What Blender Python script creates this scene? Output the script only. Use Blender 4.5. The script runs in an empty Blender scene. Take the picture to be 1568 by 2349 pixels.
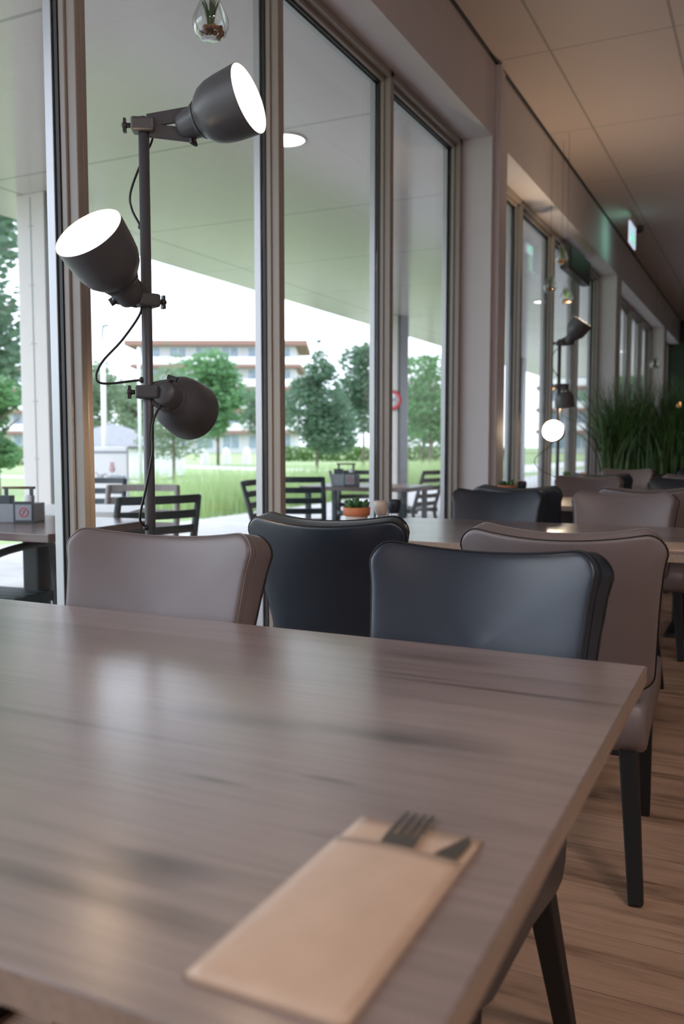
import bpy, math, random
from mathutils import Vector, Matrix
R = math.radians
random.seed(7)
C = bpy.context.scene.collection
sc = bpy.context.scene

# ------------------------------------------------------------------ camera
FPX = 2014.0
cam_d = bpy.data.cameras.new('camera')
cam_d.sensor_fit = 'VERTICAL'; cam_d.sensor_height = 36.0
cam_d.lens = FPX / 2349.0 * 36.0
cam_d.clip_start = 0.05; cam_d.clip_end = 600
cam_d.dof.use_dof = True; cam_d.dof.focus_distance = 2.1; cam_d.dof.aperture_fstop = 3.6
cam = bpy.data.objects.new('camera', cam_d); C.objects.link(cam)
cam.location = (0, 0, 1.11)
cam.rotation_euler = (R(90) - math.atan(154.5 / FPX), 0, R(25.9))
sc.camera = cam

# ------------------------------------------------------------------ world, exposure
w = bpy.data.worlds.new('world'); sc.world = w; w.use_nodes = True
wn = w.node_tree; bg = wn.nodes['Background']
tc = wn.nodes.new('ShaderNodeTexCoord'); sx = wn.nodes.new('ShaderNodeSeparateXYZ')
rp = wn.nodes.new('ShaderNodeValToRGB')
wn.links.new(tc.outputs['Generated'], sx.inputs[0]); wn.links.new(sx.outputs['Z'], rp.inputs[0])
rp.color_ramp.elements[0].position = 0.0; rp.color_ramp.elements[0].color = (0.80, 0.88, 1.0, 1)
rp.color_ramp.elements[1].position = 0.6; rp.color_ramp.elements[1].color = (0.73, 0.83, 1.0, 1)
wn.links.new(rp.outputs[0], bg.inputs['Color']); bg.inputs['Strength'].default_value = 2.6
sc.view_settings.view_transform = 'Standard'; sc.view_settings.look = 'None'
sc.view_settings.gamma = 1; sc.view_settings.use_curve_mapping = False
sc.view_settings.exposure = 0.65
cy = sc.cycles
cy.use_denoising = True
cy.max_bounces = 8; cy.diffuse_bounces = 5; cy.glossy_bounces = 4; cy.transmission_bounces = 6
cy.transparent_max_bounces = 16; cy.sample_clamp_indirect = 6; cy.caustics_reflective = False; cy.caustics_refractive = False

# overcast sky has a soft brighter side
sd = bpy.data.lights.new('sun', 'SUN'); sd.energy = 0.9; sd.angle = R(40); sd.color = (1.0, 0.98, 0.95)
so = bpy.data.objects.new('sun', sd); C.objects.link(so); so.rotation_euler = (R(42), 0, R(-60))

# ------------------------------------------------------------------ materials
def new_mat(name):
    m = bpy.data.materials.new(name); m.use_nodes = True
    nt = m.node_tree; b = nt.nodes['Principled BSDF']
    return m, nt, b
def L(nt, a, b): nt.links.new(a, b)
def N(nt, t, **kw):
    n = nt.nodes.new(t)
    for k, v in kw.items(): setattr(n, k, v)
    return n
def mth(nt, op, a, b=None, c=None):
    n = N(nt, 'ShaderNodeMath', operation=op)
    for i, v in enumerate((a, b, c)):
        if v is None: continue
        if isinstance(v, (int, float)): n.inputs[i].default_value = v
        else: L(nt, v, n.inputs[i])
    return n.outputs[0]
def ramp(nt, fac, stops):
    r = N(nt, 'ShaderNodeValToRGB'); cr = r.color_ramp
    while len(cr.elements) < len(stops): cr.elements.new(0.5)
    for e, (p, c) in zip(cr.elements, stops): e.position = p; e.color = (*c, 1)
    L(nt, fac, r.inputs[0]); return r.outputs[0]
def mixc(nt, fac, a, b, blend='MIX'):
    n = N(nt, 'ShaderNodeMix', data_type='RGBA', blend_type=blend)
    for s, v in ((0, fac), (6, a), (7, b)):
        if isinstance(v, (int, float)): n.inputs[s].default_value = v
        elif isinstance(v, tuple): n.inputs[s].default_value = (*v, 1)
        else: L(nt, v, n.inputs[s])
    return n.outputs[2]
def noise(nt, scale, vec=None, detail=4, rough=0.5):
    n = N(nt, 'ShaderNodeTexNoise'); n.inputs['Scale'].default_value = scale
    n.inputs['Detail'].default_value = detail; n.inputs['Roughness'].default_value = rough
    if vec is not None: L(nt, vec, n.inputs['Vector'])
    return n.outputs['Fac']
def mapped(nt, scale=(1, 1, 1), loc=(0, 0, 0)):
    t = N(nt, 'ShaderNodeTexCoord'); mp = N(nt, 'ShaderNodeMapping')
    mp.inputs['Scale'].default_value = scale; mp.inputs['Location'].default_value = loc
    L(nt, t.outputs['Object'], mp.inputs[0]); return mp.outputs[0]
def plain(name, col, rough=0.5, metal=0.0, spec=0.5, var=0.08, nscale=6.0, bump=0.0, bscale=200.0, coat=0.0):
    m, nt, b = new_mat(name)
    v = mapped(nt)
    f = noise(nt, nscale, v, 3)
    lo = tuple(c * (1 - var) for c in col); hi = tuple(min(1, c * (1 + var)) for c in col)
    L(nt, ramp(nt, f, [(0.3, lo), (0.7, hi)]), b.inputs['Base Color'])
    b.inputs['Roughness'].default_value = rough; b.inputs['Metallic'].default_value = metal
    b.inputs['Specular IOR Level'].default_value = spec
    if coat: b.inputs['Coat Weight'].default_value = coat; b.inputs['Coat Roughness'].default_value = 0.2
    if bump:
        bp = N(nt, 'ShaderNodeBump'); bp.inputs['Strength'].default_value = bump; bp.inputs['Distance'].default_value = 0.002
        L(nt, noise(nt, bscale, v, 2), bp.inputs['Height']); L(nt, bp.outputs[0], b.inputs['Normal'])
    return m
def emis(name, col, s):
    m, nt, b = new_mat(name)
    b.inputs['Base Color'].default_value = (*col, 1)
    b.inputs['Emission Color'].default_value = (*col, 1); b.inputs['Emission Strength'].default_value = s
    return m
def glass_mat(name, tint=(1, 1, 1), base=0.045, rough=0.0, power=5.0):
    m, nt, b = new_mat(name); nt.nodes.remove(b)
    out = [n for n in nt.nodes if n.type == 'OUTPUT_MATERIAL'][0]
    lw = N(nt, 'ShaderNodeLayerWeight'); lw.inputs[0].default_value = 0.5
    p = mth(nt, 'POWER', lw.outputs['Facing'], power)
    fac = mth(nt, 'MULTIPLY_ADD', p, 1 - base, base)
    tr = N(nt, 'ShaderNodeBsdfTransparent'); tr.inputs[0].default_value = (*tint, 1)
    gl = N(nt, 'ShaderNodeBsdfGlossy'); gl.inputs['Roughness'].default_value = rough
    mx = N(nt, 'ShaderNodeMixShader'); L(nt, fac, mx.inputs[0]); L(nt, tr.outputs[0], mx.inputs[1]); L(nt, gl.outputs[0], mx.inputs[2])
    L(nt, mx.outputs[0], out.inputs[0]); return m

def wood(name, base, light, dark, along='X', rough=0.36, seed=0.0, edge=False, board=0.19, spec=0.5, knots=True, spots=(), coat=0.0):
    m, nt, b = new_mat(name)
    sc_ = {'X': (1.0, 9.0, 9.0), 'Y': (9.0, 1.0, 9.0)}[along]
    v = mapped(nt, sc_, (seed, seed * 1.7, 0))
    vf = mapped(nt, tuple(s * (2.2 if s == 1 else 9) for s in sc_), (seed, 0, 0))
    big = noise(nt, 1.1, v, 6, 0.6)
    fine = noise(nt, 2.2, vf, 5, 0.65)
    col = ramp(nt, big, [(0.25, dark), (0.42, base), (0.58, base), (0.75, light)])
    col = mixc(nt, 0.55, col, ramp(nt, fine, [(0.30, tuple(c * 0.50 for c in base)), (0.5, base), (0.72, tuple(c * 1.4 for c in base))]))
    if board:                                       # boards of slightly different tone
        t = N(nt, 'ShaderNodeTexCoord'); s = N(nt, 'ShaderNodeSeparateXYZ'); L(nt, t.outputs['Object'], s.inputs[0])
        idx = mth(nt, 'FLOOR', mth(nt, 'DIVIDE', s.outputs['Y' if along == 'X' else 'X'], board))
        wn_ = N(nt, 'ShaderNodeTexWhiteNoise', noise_dimensions='1D'); L(nt, idx, wn_.inputs['W'])
        col = mixc(nt, 1.0, col, ramp(nt, wn_.outputs['Value'], [(0, (0.86, 0.85, 0.84)), (1, (1.12, 1.11, 1.11))]), 'MULTIPLY')
    if knots:
        vk = mapped(nt, {'X': (1.6, 5.0, 5.0), 'Y': (5.0, 1.6, 5.0)}[along], (seed * 0.3 + 0.4, 0.35, 0))
        vo = N(nt, 'ShaderNodeTexVoronoi'); vo.inputs['Scale'].default_value = 1.0; L(nt, vk, vo.inputs['Vector'])
        d = mth(nt, 'ADD', vo.outputs['Distance'], mth(nt, 'MULTIPLY', mth(nt, 'SUBTRACT', noise(nt, 3.0, v, 4), 0.5), 0.35))
        k = ramp(nt, d, [(0.06, (0.50, 0.47, 0.46)), (0.28, (1, 1, 1))])
        col = mixc(nt, 0.9, col, k, 'MULTIPLY')
    if spots:                                       # dark knots and streaks of the laminate print
        t = N(nt, 'ShaderNodeTexCoord'); s = N(nt, 'ShaderNodeSeparateXYZ'); L(nt, t.outputs['Object'], s.inputs[0])
        wob = mth(nt, 'MULTIPLY', mth(nt, 'SUBTRACT', big, 0.5), 1.6)
        for (px_, py_, rx_, ry_, dk) in spots:
            dx = mth(nt, 'DIVIDE', mth(nt, 'SUBTRACT', s.outputs['X'], px_), rx_); dy = mth(nt, 'DIVIDE', mth(nt, 'SUBTRACT', s.outputs['Y'], py_), ry_)
            d = mth(nt, 'SQRT', mth(nt, 'ADD', mth(nt, 'MULTIPLY', dx, dx), mth(nt, 'MULTIPLY', dy, dy)))
            k = ramp(nt, mth(nt, 'ADD', d, wob), [(0.05, (dk, dk * 0.96, dk * 0.94)), (1.0, (1, 1, 1))])
            col = mixc(nt, 1.0, col, k, 'MULTIPLY')
    L(nt, col, b.inputs['Base Color'])
    r_ = mth(nt, 'MULTIPLY_ADD', fine, 0.16, rough - 0.08); L(nt, r_, b.inputs['Roughness'])
    b.inputs['Specular IOR Level'].default_value = spec
    b.inputs['Coat Weight'].default_value = coat; b.inputs['Coat Roughness'].default_value = 0.24; b.inputs['Coat IOR'].default_value = 1.6
    bp = N(nt, 'ShaderNodeBump'); bp.inputs['Strength'].default_value = 0.12; bp.inputs['Distance'].default_value = 0.001
    L(nt, fine, bp.inputs['Height']); L(nt, bp.outputs[0], b.inputs['Normal'])
    return m

M = {}
M['paint'] = plain('wall_paint', (0.62, 0.59, 0.61), 0.55, var=0.02)
M['paint_dark'] = plain('beam_paint', (0.42, 0.39, 0.37), 0.5, var=0.03)
M['frame'] = plain('inner_frame_paint', (0.30, 0.265, 0.235), 0.38, var=0.03)
M['frame_dark'] = plain('frame_rebate', (0.055, 0.042, 0.032), 0.4)
M['silver'] = plain('outer_aluminium', (0.42, 0.42, 0.43), 0.34, metal=0.6, var=0.03)
M['gasket'] = plain('rubber_gasket', (0.012, 0.012, 0.014), 0.5)
M['glass'] = glass_mat('window_glass', (0.965, 0.965, 0.965), 0.05)
M['lampmetal'] = plain('grey_lamp_paint', (0.080, 0.082, 0.090), 0.36, var=0.04)
M['knob'] = plain('dark_knob_plastic', (0.02, 0.02, 0.022), 0.4)
M['cable'] = plain('black_cable', (0.012, 0.013, 0.014), 0.35)
M['shadewhite'] = plain('white_shade_lining', (0.9, 0.88, 0.84), 0.5, var=0.01)
M['bulb'] = emis('lit_lamp_bulb', (1.0, 0.90, 0.74), 14)
M['black_leather'] = plain('black_leatherette', (0.018, 0.026, 0.040), 0.34, var=0.15, bump=0.08, bscale=420, spec=0.6)
M['taupe_leather'] = plain('taupe_leatherette', (0.170, 0.140, 0.140), 0.36, var=0.06, bump=0.10, bscale=420, spec=0.55)
M['seam_dark'] = plain('dark_seam_thread', (0.012, 0.011, 0.011), 0.7)
M['seam_light'] = plain('taupe_seam_piping', (0.20, 0.165, 0.15), 0.5)
M['leg_black'] = plain('black_stained_wood', (0.009, 0.008, 0.008), 0.5, var=0.2, spec=0.3)
M['table'] = wood('oak_laminate', (0.27, 0.205, 0.190), (0.38, 0.315, 0.30), (0.13, 0.093, 0.085), 'X', 0.32, 0.7, spec=0.8, coat=1.0,
                  spots=((0.55, 0.03, 0.17, 0.060, 0.30), (0.53, 0.02, 0.07, 0.022, 0.45), (0.62, 0.285, 0.34, 0.012, 0.35), (0.42, 0.31, 0.2, 0.010, 0.45), (0.47, -0.37, 0.06, 0.032, 0.40),
                         (0.43, -0.43, 0.24, 0.018, 0.40), (0.41, -0.185, 0.05, 0.008, 0.35), (0.10, -0.10, 0.30, 0.014, 0.6), (0.63, -0.25, 0.10, 0.012, 0.6), (-0.1, -0.30, 0.35, 0.015, 0.6), (0.52, -0.13, 0.04, 0.008, 0.45)))
M['table_edge'] = wood('oak_laminate_edge', (0.27, 0.20, 0.155), (0.33, 0.25, 0.20), (0.20, 0.145, 0.11), 'Y', 0.5, 2.0, board=0, knots=False)
M['steel_black'] = plain('black_powder_coat', (0.012, 0.013, 0.016), 0.4)
M['kraft'] = plain('kraft_paper', (0.50, 0.355, 0.26), 0.38, var=0.05, nscale=30, spec=0.4)
M['cutlery'] = plain('brushed_steel', (0.20, 0.175, 0.155), 0.35, metal=0.8)
M['terracotta'] = plain('terracotta', (0.56, 0.19, 0.085), 0.7)
M['leafgreen'] = plain('succulent_green', (0.035, 0.11, 0.03), 0.45, var=0.3, nscale=40)
M['soil'] = plain('soil', (0.03, 0.02, 0.015), 0.9)
M['cream'] = plain('cream_plastic', (0.62, 0.52, 0.45), 0.4)
M['navy'] = plain('navy_plastic', (0.018, 0.026, 0.045), 0.4)
M['clear'] = glass_mat('clear_glass', (0.96, 0.98, 0.98), 0.10, 0.02, 2.2)
M['salt'] = plain('salt_and_pepper', (0.35, 0.30, 0.28), 0.8, var=0.6, nscale=400)
M['pebble'] = plain('brown_pebbles', (0.20, 0.10, 0.05), 0.5, var=0.6, nscale=60)
M['slate'] = plain('slate_resin', (0.035, 0.050, 0.056), 0.45)
M['taupe_resin'] = plain('taupe_resin', (0.30, 0.27, 0.26), 0.5)
M['white'] = plain('white_paint', (0.80, 0.80, 0.80), 0.45, var=0.02)
M['greypaint'] = plain('grey_paint', (0.30, 0.33, 0.36), 0.5)
M['column'] = plain('column_cladding', (0.60, 0.565, 0.545), 0.35, var=0.02)
M['column_shade'] = plain('column_shaded_side', (0.085, 0.08, 0.08), 0.35)  # shade on the columns' room-facing side, put into a dark colour
M['red'] = plain('red_paint', (0.62, 0.06, 0.09), 0.5)
M['trunk'] = plain('bark', (0.16, 0.13, 0.10), 0.9, var=0.3, nscale=8)
M['brick'] = plain('red_brown_fascia', (0.27, 0.15, 0.12), 0.7, var=0.15)
M['facade'] = plain('pale_facade_panels', (0.62, 0.62, 0.64), 0.7, var=0.05)
M['bluepane'] = plain('blue_grey_panes', (0.26, 0.33, 0.40), 0.2, var=0.25, nscale=2)
M['roofgrey'] = plain('grey_roof', (0.24, 0.24, 0.25), 0.7)
M['greenwall'] = plain('dark_green_wall', (0.022, 0.036, 0.020), 0.6)
M['fabric_dark'] = plain('dark_planter', (0.02, 0.018, 0.018), 0.6)
M['blade'] = plain('ornamental_grass', (0.045, 0.105, 0.022), 0.45, var=0.55, nscale=7)
M['sensor'] = plain('dark_sensor_plastic', (0.06, 0.06, 0.06), 0.5)
M['exitwhite'] = emis('exit_sign_white', (0.62, 0.68, 0.90), 0.55)
M['exitgreen'] = emis('exit_sign_green', (0.10, 0.62, 0.32), 0.9)
M['cardtext'] = plain('blue_grey_print', (0.22, 0.28, 0.36), 0.6)
M['cardtext2'] = plain('grey_print', (0.45, 0.44, 0.44), 0.6)
M['pinkprint'] = plain('pink_print', (0.55, 0.35, 0.36), 0.6)
M['downlight'] = emis('recessed_light_disc', (1.0, 0.98, 0.92), 4)
M['warm_bulb'] = emis('small_warm_bulb', (1.0, 0.5, 0.2), 5)
def foliage(name, a, b_):
    m, nt, b = new_mat(name)
    f = noise(nt, 1.3, mapped(nt), 4, 0.7)
    L(nt, ramp(nt, f, [(0.3, a), (0.7, b_)]), b.inputs['Base Color'])
    b.inputs['Roughness'].default_value = 0.6; b.inputs['Specular IOR Level'].default_value = 0.3
    out = [n for n in nt.nodes if n.type == 'OUTPUT_MATERIAL'][0]
    tl = N(nt, 'ShaderNodeBsdfTranslucent'); tl.inputs[0].default_value = (*tuple(c * 1.2 for c in b_), 1)
    mx = N(nt, 'ShaderNodeMixShader'); mx.inputs[0].default_value = 0.4
    L(nt, b.outputs[0], mx.inputs[1]); L(nt, tl.outputs[0], mx.inputs[2]); L(nt, mx.outputs[0], out.inputs[0])
    return m
M['tree_dark'] = foliage('dark_leaves', (0.07, 0.13, 0.085), (0.15, 0.24, 0.15))
M['tree_mid'] = foliage('green_leaves', (0.08, 0.18, 0.08), (0.17, 0.33, 0.14))
M['tree_grey'] = foliage('grey_green_leaves', (0.11, 0.16, 0.10), (0.24, 0.32, 0.20))
M['hedge'] = foliage('hedge_leaves', (0.08, 0.16, 0.05), (0.18, 0.30, 0.10))
M['tallgrass'] = foliage('tall_meadow_grass', (0.26, 0.38, 0.15), (0.44, 0.55, 0.28))

def ceiling_mat(name, col, y0, dy, x0, dx, wid, line, rough=0.6, seamdark=0.0):
    m, nt, b = new_mat(name)
    t = N(nt, 'ShaderNodeTexCoord'); s = N(nt, 'ShaderNodeSeparateXYZ'); L(nt, t.outputs['Object'], s.inputs[0])
    def ln(o, a, d, wd):
        q = mth(nt, 'DIVIDE', mth(nt, 'SUBTRACT', o, a), d)
        fr = mth(nt, 'ABSOLUTE', mth(nt, 'SUBTRACT', mth(nt, 'FRACT', mth(nt, 'ADD', q, 0.5)), 0.5))
        return mth(nt, 'LESS_THAN', fr, wd / d)
    k = mth(nt, 'MAXIMUM', ln(s.outputs['Y'], y0, dy, wid), ln(s.outputs['X'], x0, dx, wid * 1.4))
    L(nt, mixc(nt, k, col, line), b.inputs['Base Color']); b.inputs['Roughness'].default_value = rough
    return m
M['ceiling'] = ceiling_mat('ceiling_tiles', (0.52, 0.46, 0.45), 5.49, 1.43, -0.57, 0.70, 0.006, (0.30, 0.27, 0.26))
M['soffit'] = ceiling_mat('soffit_panels', (0.58, 0.52, 0.52), 3.09, 1.77, -5.30, 7.0, 0.012, (0.34, 0.33, 0.32), 0.16)

def floor_mat():
    m, nt, b = new_mat('oak_vinyl_planks')
    v = mapped(nt)
    br = N(nt, 'ShaderNodeTexBrick'); L(nt, v, br.inputs['Vector'])
    br.inputs['Scale'].default_value = 1.0; br.inputs['Brick Width'].default_value = 1.5; br.inputs['Row Height'].default_value = 0.22
    br.inputs['Mortar Size'].default_value = 0.0012; br.offset = 0.37
    br.inputs['Color1'].default_value = (0.36, 0.225, 0.150, 1); br.inputs['Color2'].default_value = (0.45, 0.295, 0.205, 1)
    br.inputs['Mortar'].default_value = (0.16, 0.10, 0.07, 1)
    vs = mapped(nt, (1.0, 10.0, 1.0)); vf = mapped(nt, (2.5, 90, 1))
    big = noise(nt, 1.6, vs, 6, 0.65); fine = noise(nt, 1.6, vf, 4, 0.6)
    c = mixc(nt, 1.0, br.outputs['Color'], ramp(nt, big, [(0.33, (0.36, 0.31, 0.28)), (0.45, (0.86, 0.84, 0.82)), (0.52, (1.05, 1.03, 1.02)), (0.7, (1.2, 1.18, 1.16))]), 'MULTIPLY')
    c = mixc(nt, 1.0, c, ramp(nt, fine, [(0.3, (0.85, 0.84, 0.83)), (0.7, (1.1, 1.1, 1.1))]), 'MULTIPLY')
    L(nt, c, b.inputs['Base Color']); b.inputs['Roughness'].default_value = 0.45
    return m
M['floor'] = floor_mat()
def paving_mat():
    m, nt, b = new_mat('terrace_paving')
    v = mapped(nt)
    br = N(nt, 'ShaderNodeTexBrick'); L(nt, v, br.inputs['Vector'])
    br.inputs['Scale'].default_value = 1.0; br.inputs['Brick Width'].default_value = 0.6; br.inputs['Row Height'].default_value = 0.6
    br.inputs['Mortar Size'].default_value = 0.006; br.offset = 0.0
    br.inputs['Color1'].default_value = (0.42, 0.41, 0.40, 1); br.inputs['Color2'].default_value = (0.50, 0.49, 0.47, 1)
    br.inputs['Mortar'].default_value = (0.25, 0.24, 0.23, 1)
    c = mixc(nt, 1.0, br.outputs['Color'], ramp(nt, noise(nt, 3, v, 5), [(0.3, (0.85, 0.85, 0.85)), (0.7, (1.1, 1.1, 1.1))]), 'MULTIPLY')
    L(nt, c, b.inputs['Base Color']); b.inputs['Roughness'].default_value = 0.7
    return m
M['paving'] = paving_mat()
def lawn_mat():
    m, nt, b = new_mat('mown_lawn')
    v = mapped(nt, (0.35, 0.35, 0.35)); v2 = mapped(nt, (6, 6, 6))
    c = ramp(nt, noise(nt, 0.6, v, 5, 0.6), [(0.3, (0.24, 0.33, 0.15)), (0.5, (0.30, 0.39, 0.19)), (0.72, (0.37, 0.42, 0.25))])
    c = mixc(nt, 1.0, c, ramp(nt, noise(nt, 2, v2, 4), [(0.3, (0.8, 0.82, 0.8)), (0.7, (1.15, 1.12, 1.1))]), 'MULTIPLY')
    L(nt, c, b.inputs['Base Color']); b.inputs['Roughness'].default_value = 0.9; b.inputs['Specular IOR Level'].default_value = 0.2
    return m
M['lawn'] = lawn_mat()
M['path'] = plain('pale_path', (0.62, 0.60, 0.57), 0.8)

# ------------------------------------------------------------------ mesh helpers
def basis(d):
    d = Vector(d).normalized()
    a = Vector((0, 0, 1)) if abs(d.z) < 0.9 else Vector((0, 1, 0))
    u = d.cross(a).normalized(); return u, d.cross(u).normalized(), d
class MB:
    def __init__(s): s.v = []; s.f = []; s.mi = []; s.sm = []
    def add(s, vs, fs, mi=0, smooth=False):
        o = len(s.v); s.v += [tuple(p) for p in vs]
        for f in fs: s.f.append([i + o for i in f]); s.mi.append(mi); s.sm.append(smooth)
        return s
    def box(s, x0, x1, y0, y1, z0, z1, mi=0, M4=None):
        vs = [Vector((x, y, z)) for z in (z0, z1) for y in (y0, y1) for x in (x0, x1)]
        if M4 is not None: vs = [M4 @ v for v in vs]
        return s.add(vs, [(0, 2, 3, 1), (4, 5, 7, 6), (0, 1, 5, 4), (2, 6, 7, 3), (0, 4, 6, 2), (1, 3, 7, 5)], mi)
    def beam(s, a, b, wa, ha, wb=None, hb=None, mi=0, up=(0, 1, 0)):    # tapered square bar
        a = Vector(a); b = Vector(b); wb = wa if wb is None else wb; hb = ha if hb is None else hb
        d = (b - a).normalized(); u = Vector(up).cross(d).normalized(); v = d.cross(u).normalized()
        vs = []
        for p, w_, h_ in ((a, wa, ha), (b, wb, hb)):
            vs += [p + u * sx_ * w_ / 2 + v * sy_ * h_ / 2 for sx_, sy_ in ((-1, -1), (1, -1), (1, 1), (-1, 1))]
        return s.add(vs, [(3, 2, 1, 0), (4, 5, 6, 7), (0, 1, 5, 4), (1, 2, 6, 5), (2, 3, 7, 6), (3, 0, 4, 7)], mi)
    def tube(s, pts, r, n=10, mi=0, closed=False, cap=True):
        pts = [Vector(p) for p in pts]; k = len(pts); vs = []
        rr = r if isinstance(r, (list, tuple)) else [r] * k
        u0 = None
        for i, p in enumerate(pts):
            if closed: d = pts[(i + 1) % k] - pts[i - 1]
            else: d = pts[min(i + 1, k - 1)] - pts[max(i - 1, 0)]
            d.normalize()
            if u0 is None: u0 = basis(d)[0]
            u0 = (u0 - d * u0.dot(d)).normalized(); v0 = d.cross(u0)
            vs += [p + (u0 * math.cos(2 * math.pi * j / n) + v0 * math.sin(2 * math.pi * j / n)) * rr[i] for j in range(n)]
        fs = []
        for i in range(k if closed else k - 1):
            a = i * n; b = ((i + 1) % k) * n
            fs += [(a + j, a + (j + 1) % n, b + (j + 1) % n, b + j) for j in range(n)]
        if cap and not closed: fs += [tuple(range(n - 1, -1, -1)), tuple((k - 1) * n + j for j in range(n))]
        return s.add(vs, fs, mi, True)
    def lathe(s, prof, n=32, o=(0, 0, 0), d=(0, 0, 1), mi=0, capa=False, capb=False):   # prof = (h along d, radius)
        u, v, d = basis(d); o = Vector(o); vs = []
        for h, r in prof:
            vs += [o + d * h + (u * math.cos(2 * math.pi * j / n) + v * math.sin(2 * math.pi * j / n)) * r for j in range(n)]
        fs = []
        for i in range(len(prof) - 1):
            a = i * n; b = a + n
            fs += [(a + j, b + j, b + (j + 1) % n, a + (j + 1) % n) for j in range(n)]
        if capa: fs.append(tuple(range(n)))
        if capb: fs.append(tuple((len(prof) - 1) * n + j for j in range(n - 1, -1, -1)))
        return s.add(vs, fs, mi, True)
    def ball(s, c, r, n=12, mi=0, sc_=(1, 1, 1)):
        k = n // 2; vs = []; fs = []
        for i in range(k + 1):
            t = math.pi * i / k
            for j in range(n):
                a = 2 * math.pi * j / n
                vs.append((c[0] + r * sc_[0] * math.sin(t) * math.cos(a), c[1] + r * sc_[1] * math.sin(t) * math.sin(a), c[2] + r * sc_[2] * math.cos(t)))
        for i in range(k): fs += [(i * n + j, (i + 1) * n + j, (i + 1) * n + (j + 1) % n, i * n + (j + 1) % n) for j in range(n)]
        return s.add(vs, fs, mi, True)
    def build(s, name, mats, parent=None, bevel=0, seg=2, loc=None, solid=0):
        me = bpy.data.meshes.new(name); me.from_pydata(s.v, [], s.f); me.update()
        if not isinstance(mats, (list, tuple)): mats = [mats]
        for m in mats: me.materials.append(M[m] if isinstance(m, str) else m)
        me.polygons.foreach_set('material_index', s.mi); me.polygons.foreach_set('use_smooth', s.sm)
        o = bpy.data.objects.new(name, me); C.objects.link(o)
        if parent: o.parent = parent
        if loc: o.location = loc
        if solid:
            md = o.modifiers.new('solid', 'SOLIDIFY'); md.thickness = solid; md.offset = 0
        if bevel:
            md = o.modifiers.new('bevel', 'BEVEL'); md.width = bevel; md.segments = seg; md.limit_method = 'ANGLE'; md.angle_limit = R(35)
        return o
def tag(o, label=None, cat=None, group=None, kind=None):
    for k, v in (('label', label), ('category', cat), ('group', group), ('kind', kind)):
        if v: o[k] = v
    return o
def empty(name, loc=(0, 0, 0), rz=0, label=None, cat=None, group=None, kind=None):
    o = bpy.data.objects.new(name, None); C.objects.link(o); o.location = loc; o.rotation_euler = (0, 0, rz)
    o.empty_display_size = 0.1
    return tag(o, label, cat, group, kind)
def kids(o): return [x for x in bpy.data.objects if x.parent == o]
def copy_tree(o, parent=None):
    c = o.copy(); C.objects.link(c)
    if parent: c.parent = parent
    for ch in kids(o): copy_tree(ch, c)
    return c
def struct(name, mb, mats, parent=None, **k):
    o = mb.build(name, mats, parent, **k)
    if not parent: o['kind'] = 'structure'
    return o
def spline(pts, n=8):
    P = [Vector(p) for p in pts]; P = [P[0] * 2 - P[1]] + P + [P[-1] * 2 - P[-2]]; out = []
    for i in range(1, len(P) - 2):
        for k in range(n):
            t = k / n; a, b, c, d = P[i - 1], P[i], P[i + 1], P[i + 2]
            out.append(0.5 * ((2 * b) + (c - a) * t + (2 * a - 5 * b + 4 * c - d) * t * t + (3 * b - a - 3 * c + d) * t ** 3))
    out.append(P[-2]); return out

# ------------------------------------------------------------------ room shell
XG = -1.87; XI = -1.61; CEIL = 3.48; HEAD = 3.02; YN = -4.0; YF = 18.0; XR = 6.0
struct('floor', MB().box(-2.0, XR, YN, YF, -0.12, 0.0), 'floor')
struct('ceiling', MB().box(-1.595, XR, YN, YF, CEIL, CEIL + 0.15), 'ceiling')
mb = MB()
mb.box(-1.905, XI, YN, YF, HEAD, CEIL - 0.012)                         # beam over the windows
piers = [(-1.80, -1.434), (5.45, 5.80), (10.40, 10.75), (15.35, 15.70)]
for a, b in piers: mb.box(-1.905, XI, a, b, 0, HEAD)
mb.box(-1.905, XI, YN, -3.9, 0, HEAD)
struct('wall_left', mb, 'paint')
struct('wall_far', MB().box(-2.02, XR + 0.2, YF, YF + 0.2, 0, CEIL), 'greenwall')
mb = MB(); mb.box(XR, XR + 0.2, YN, YF, 0, CEIL); struct('wall_right', mb, 'paint')
mb = MB(); mb.box(-2.02, -1.2, YN - 0.2, YN, 0, CEIL); mb.box(3.2, XR + 0.2, YN - 0.2, YN, 0, CEIL)
mb.box(-1.2, 3.2, YN - 0.2, YN, 0, CEIL); struct('wall_near', mb, 'paint')
# dark shadow gap and channel along the top of the beam
struct('trim_1', MB().box(XI - 0.02, XI + 0.012, YN, YF, CEIL - 0.014, CEIL + 0.02), 'gasket')
mb = MB(); mb.box(XI, XI + 0.035, 5.50, 5.56, 0, CEIL - 0.015); mb.box(XI, XI + 0.02, 5.575, 5.66, 0, CEIL - 0.015)
struct('trim_2', mb, 'paint', bevel=0.004)
struct('trim_3', MB().box(XG - 0.05, XI, YN, YF, 0.0, 0.045), 'frame')

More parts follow.
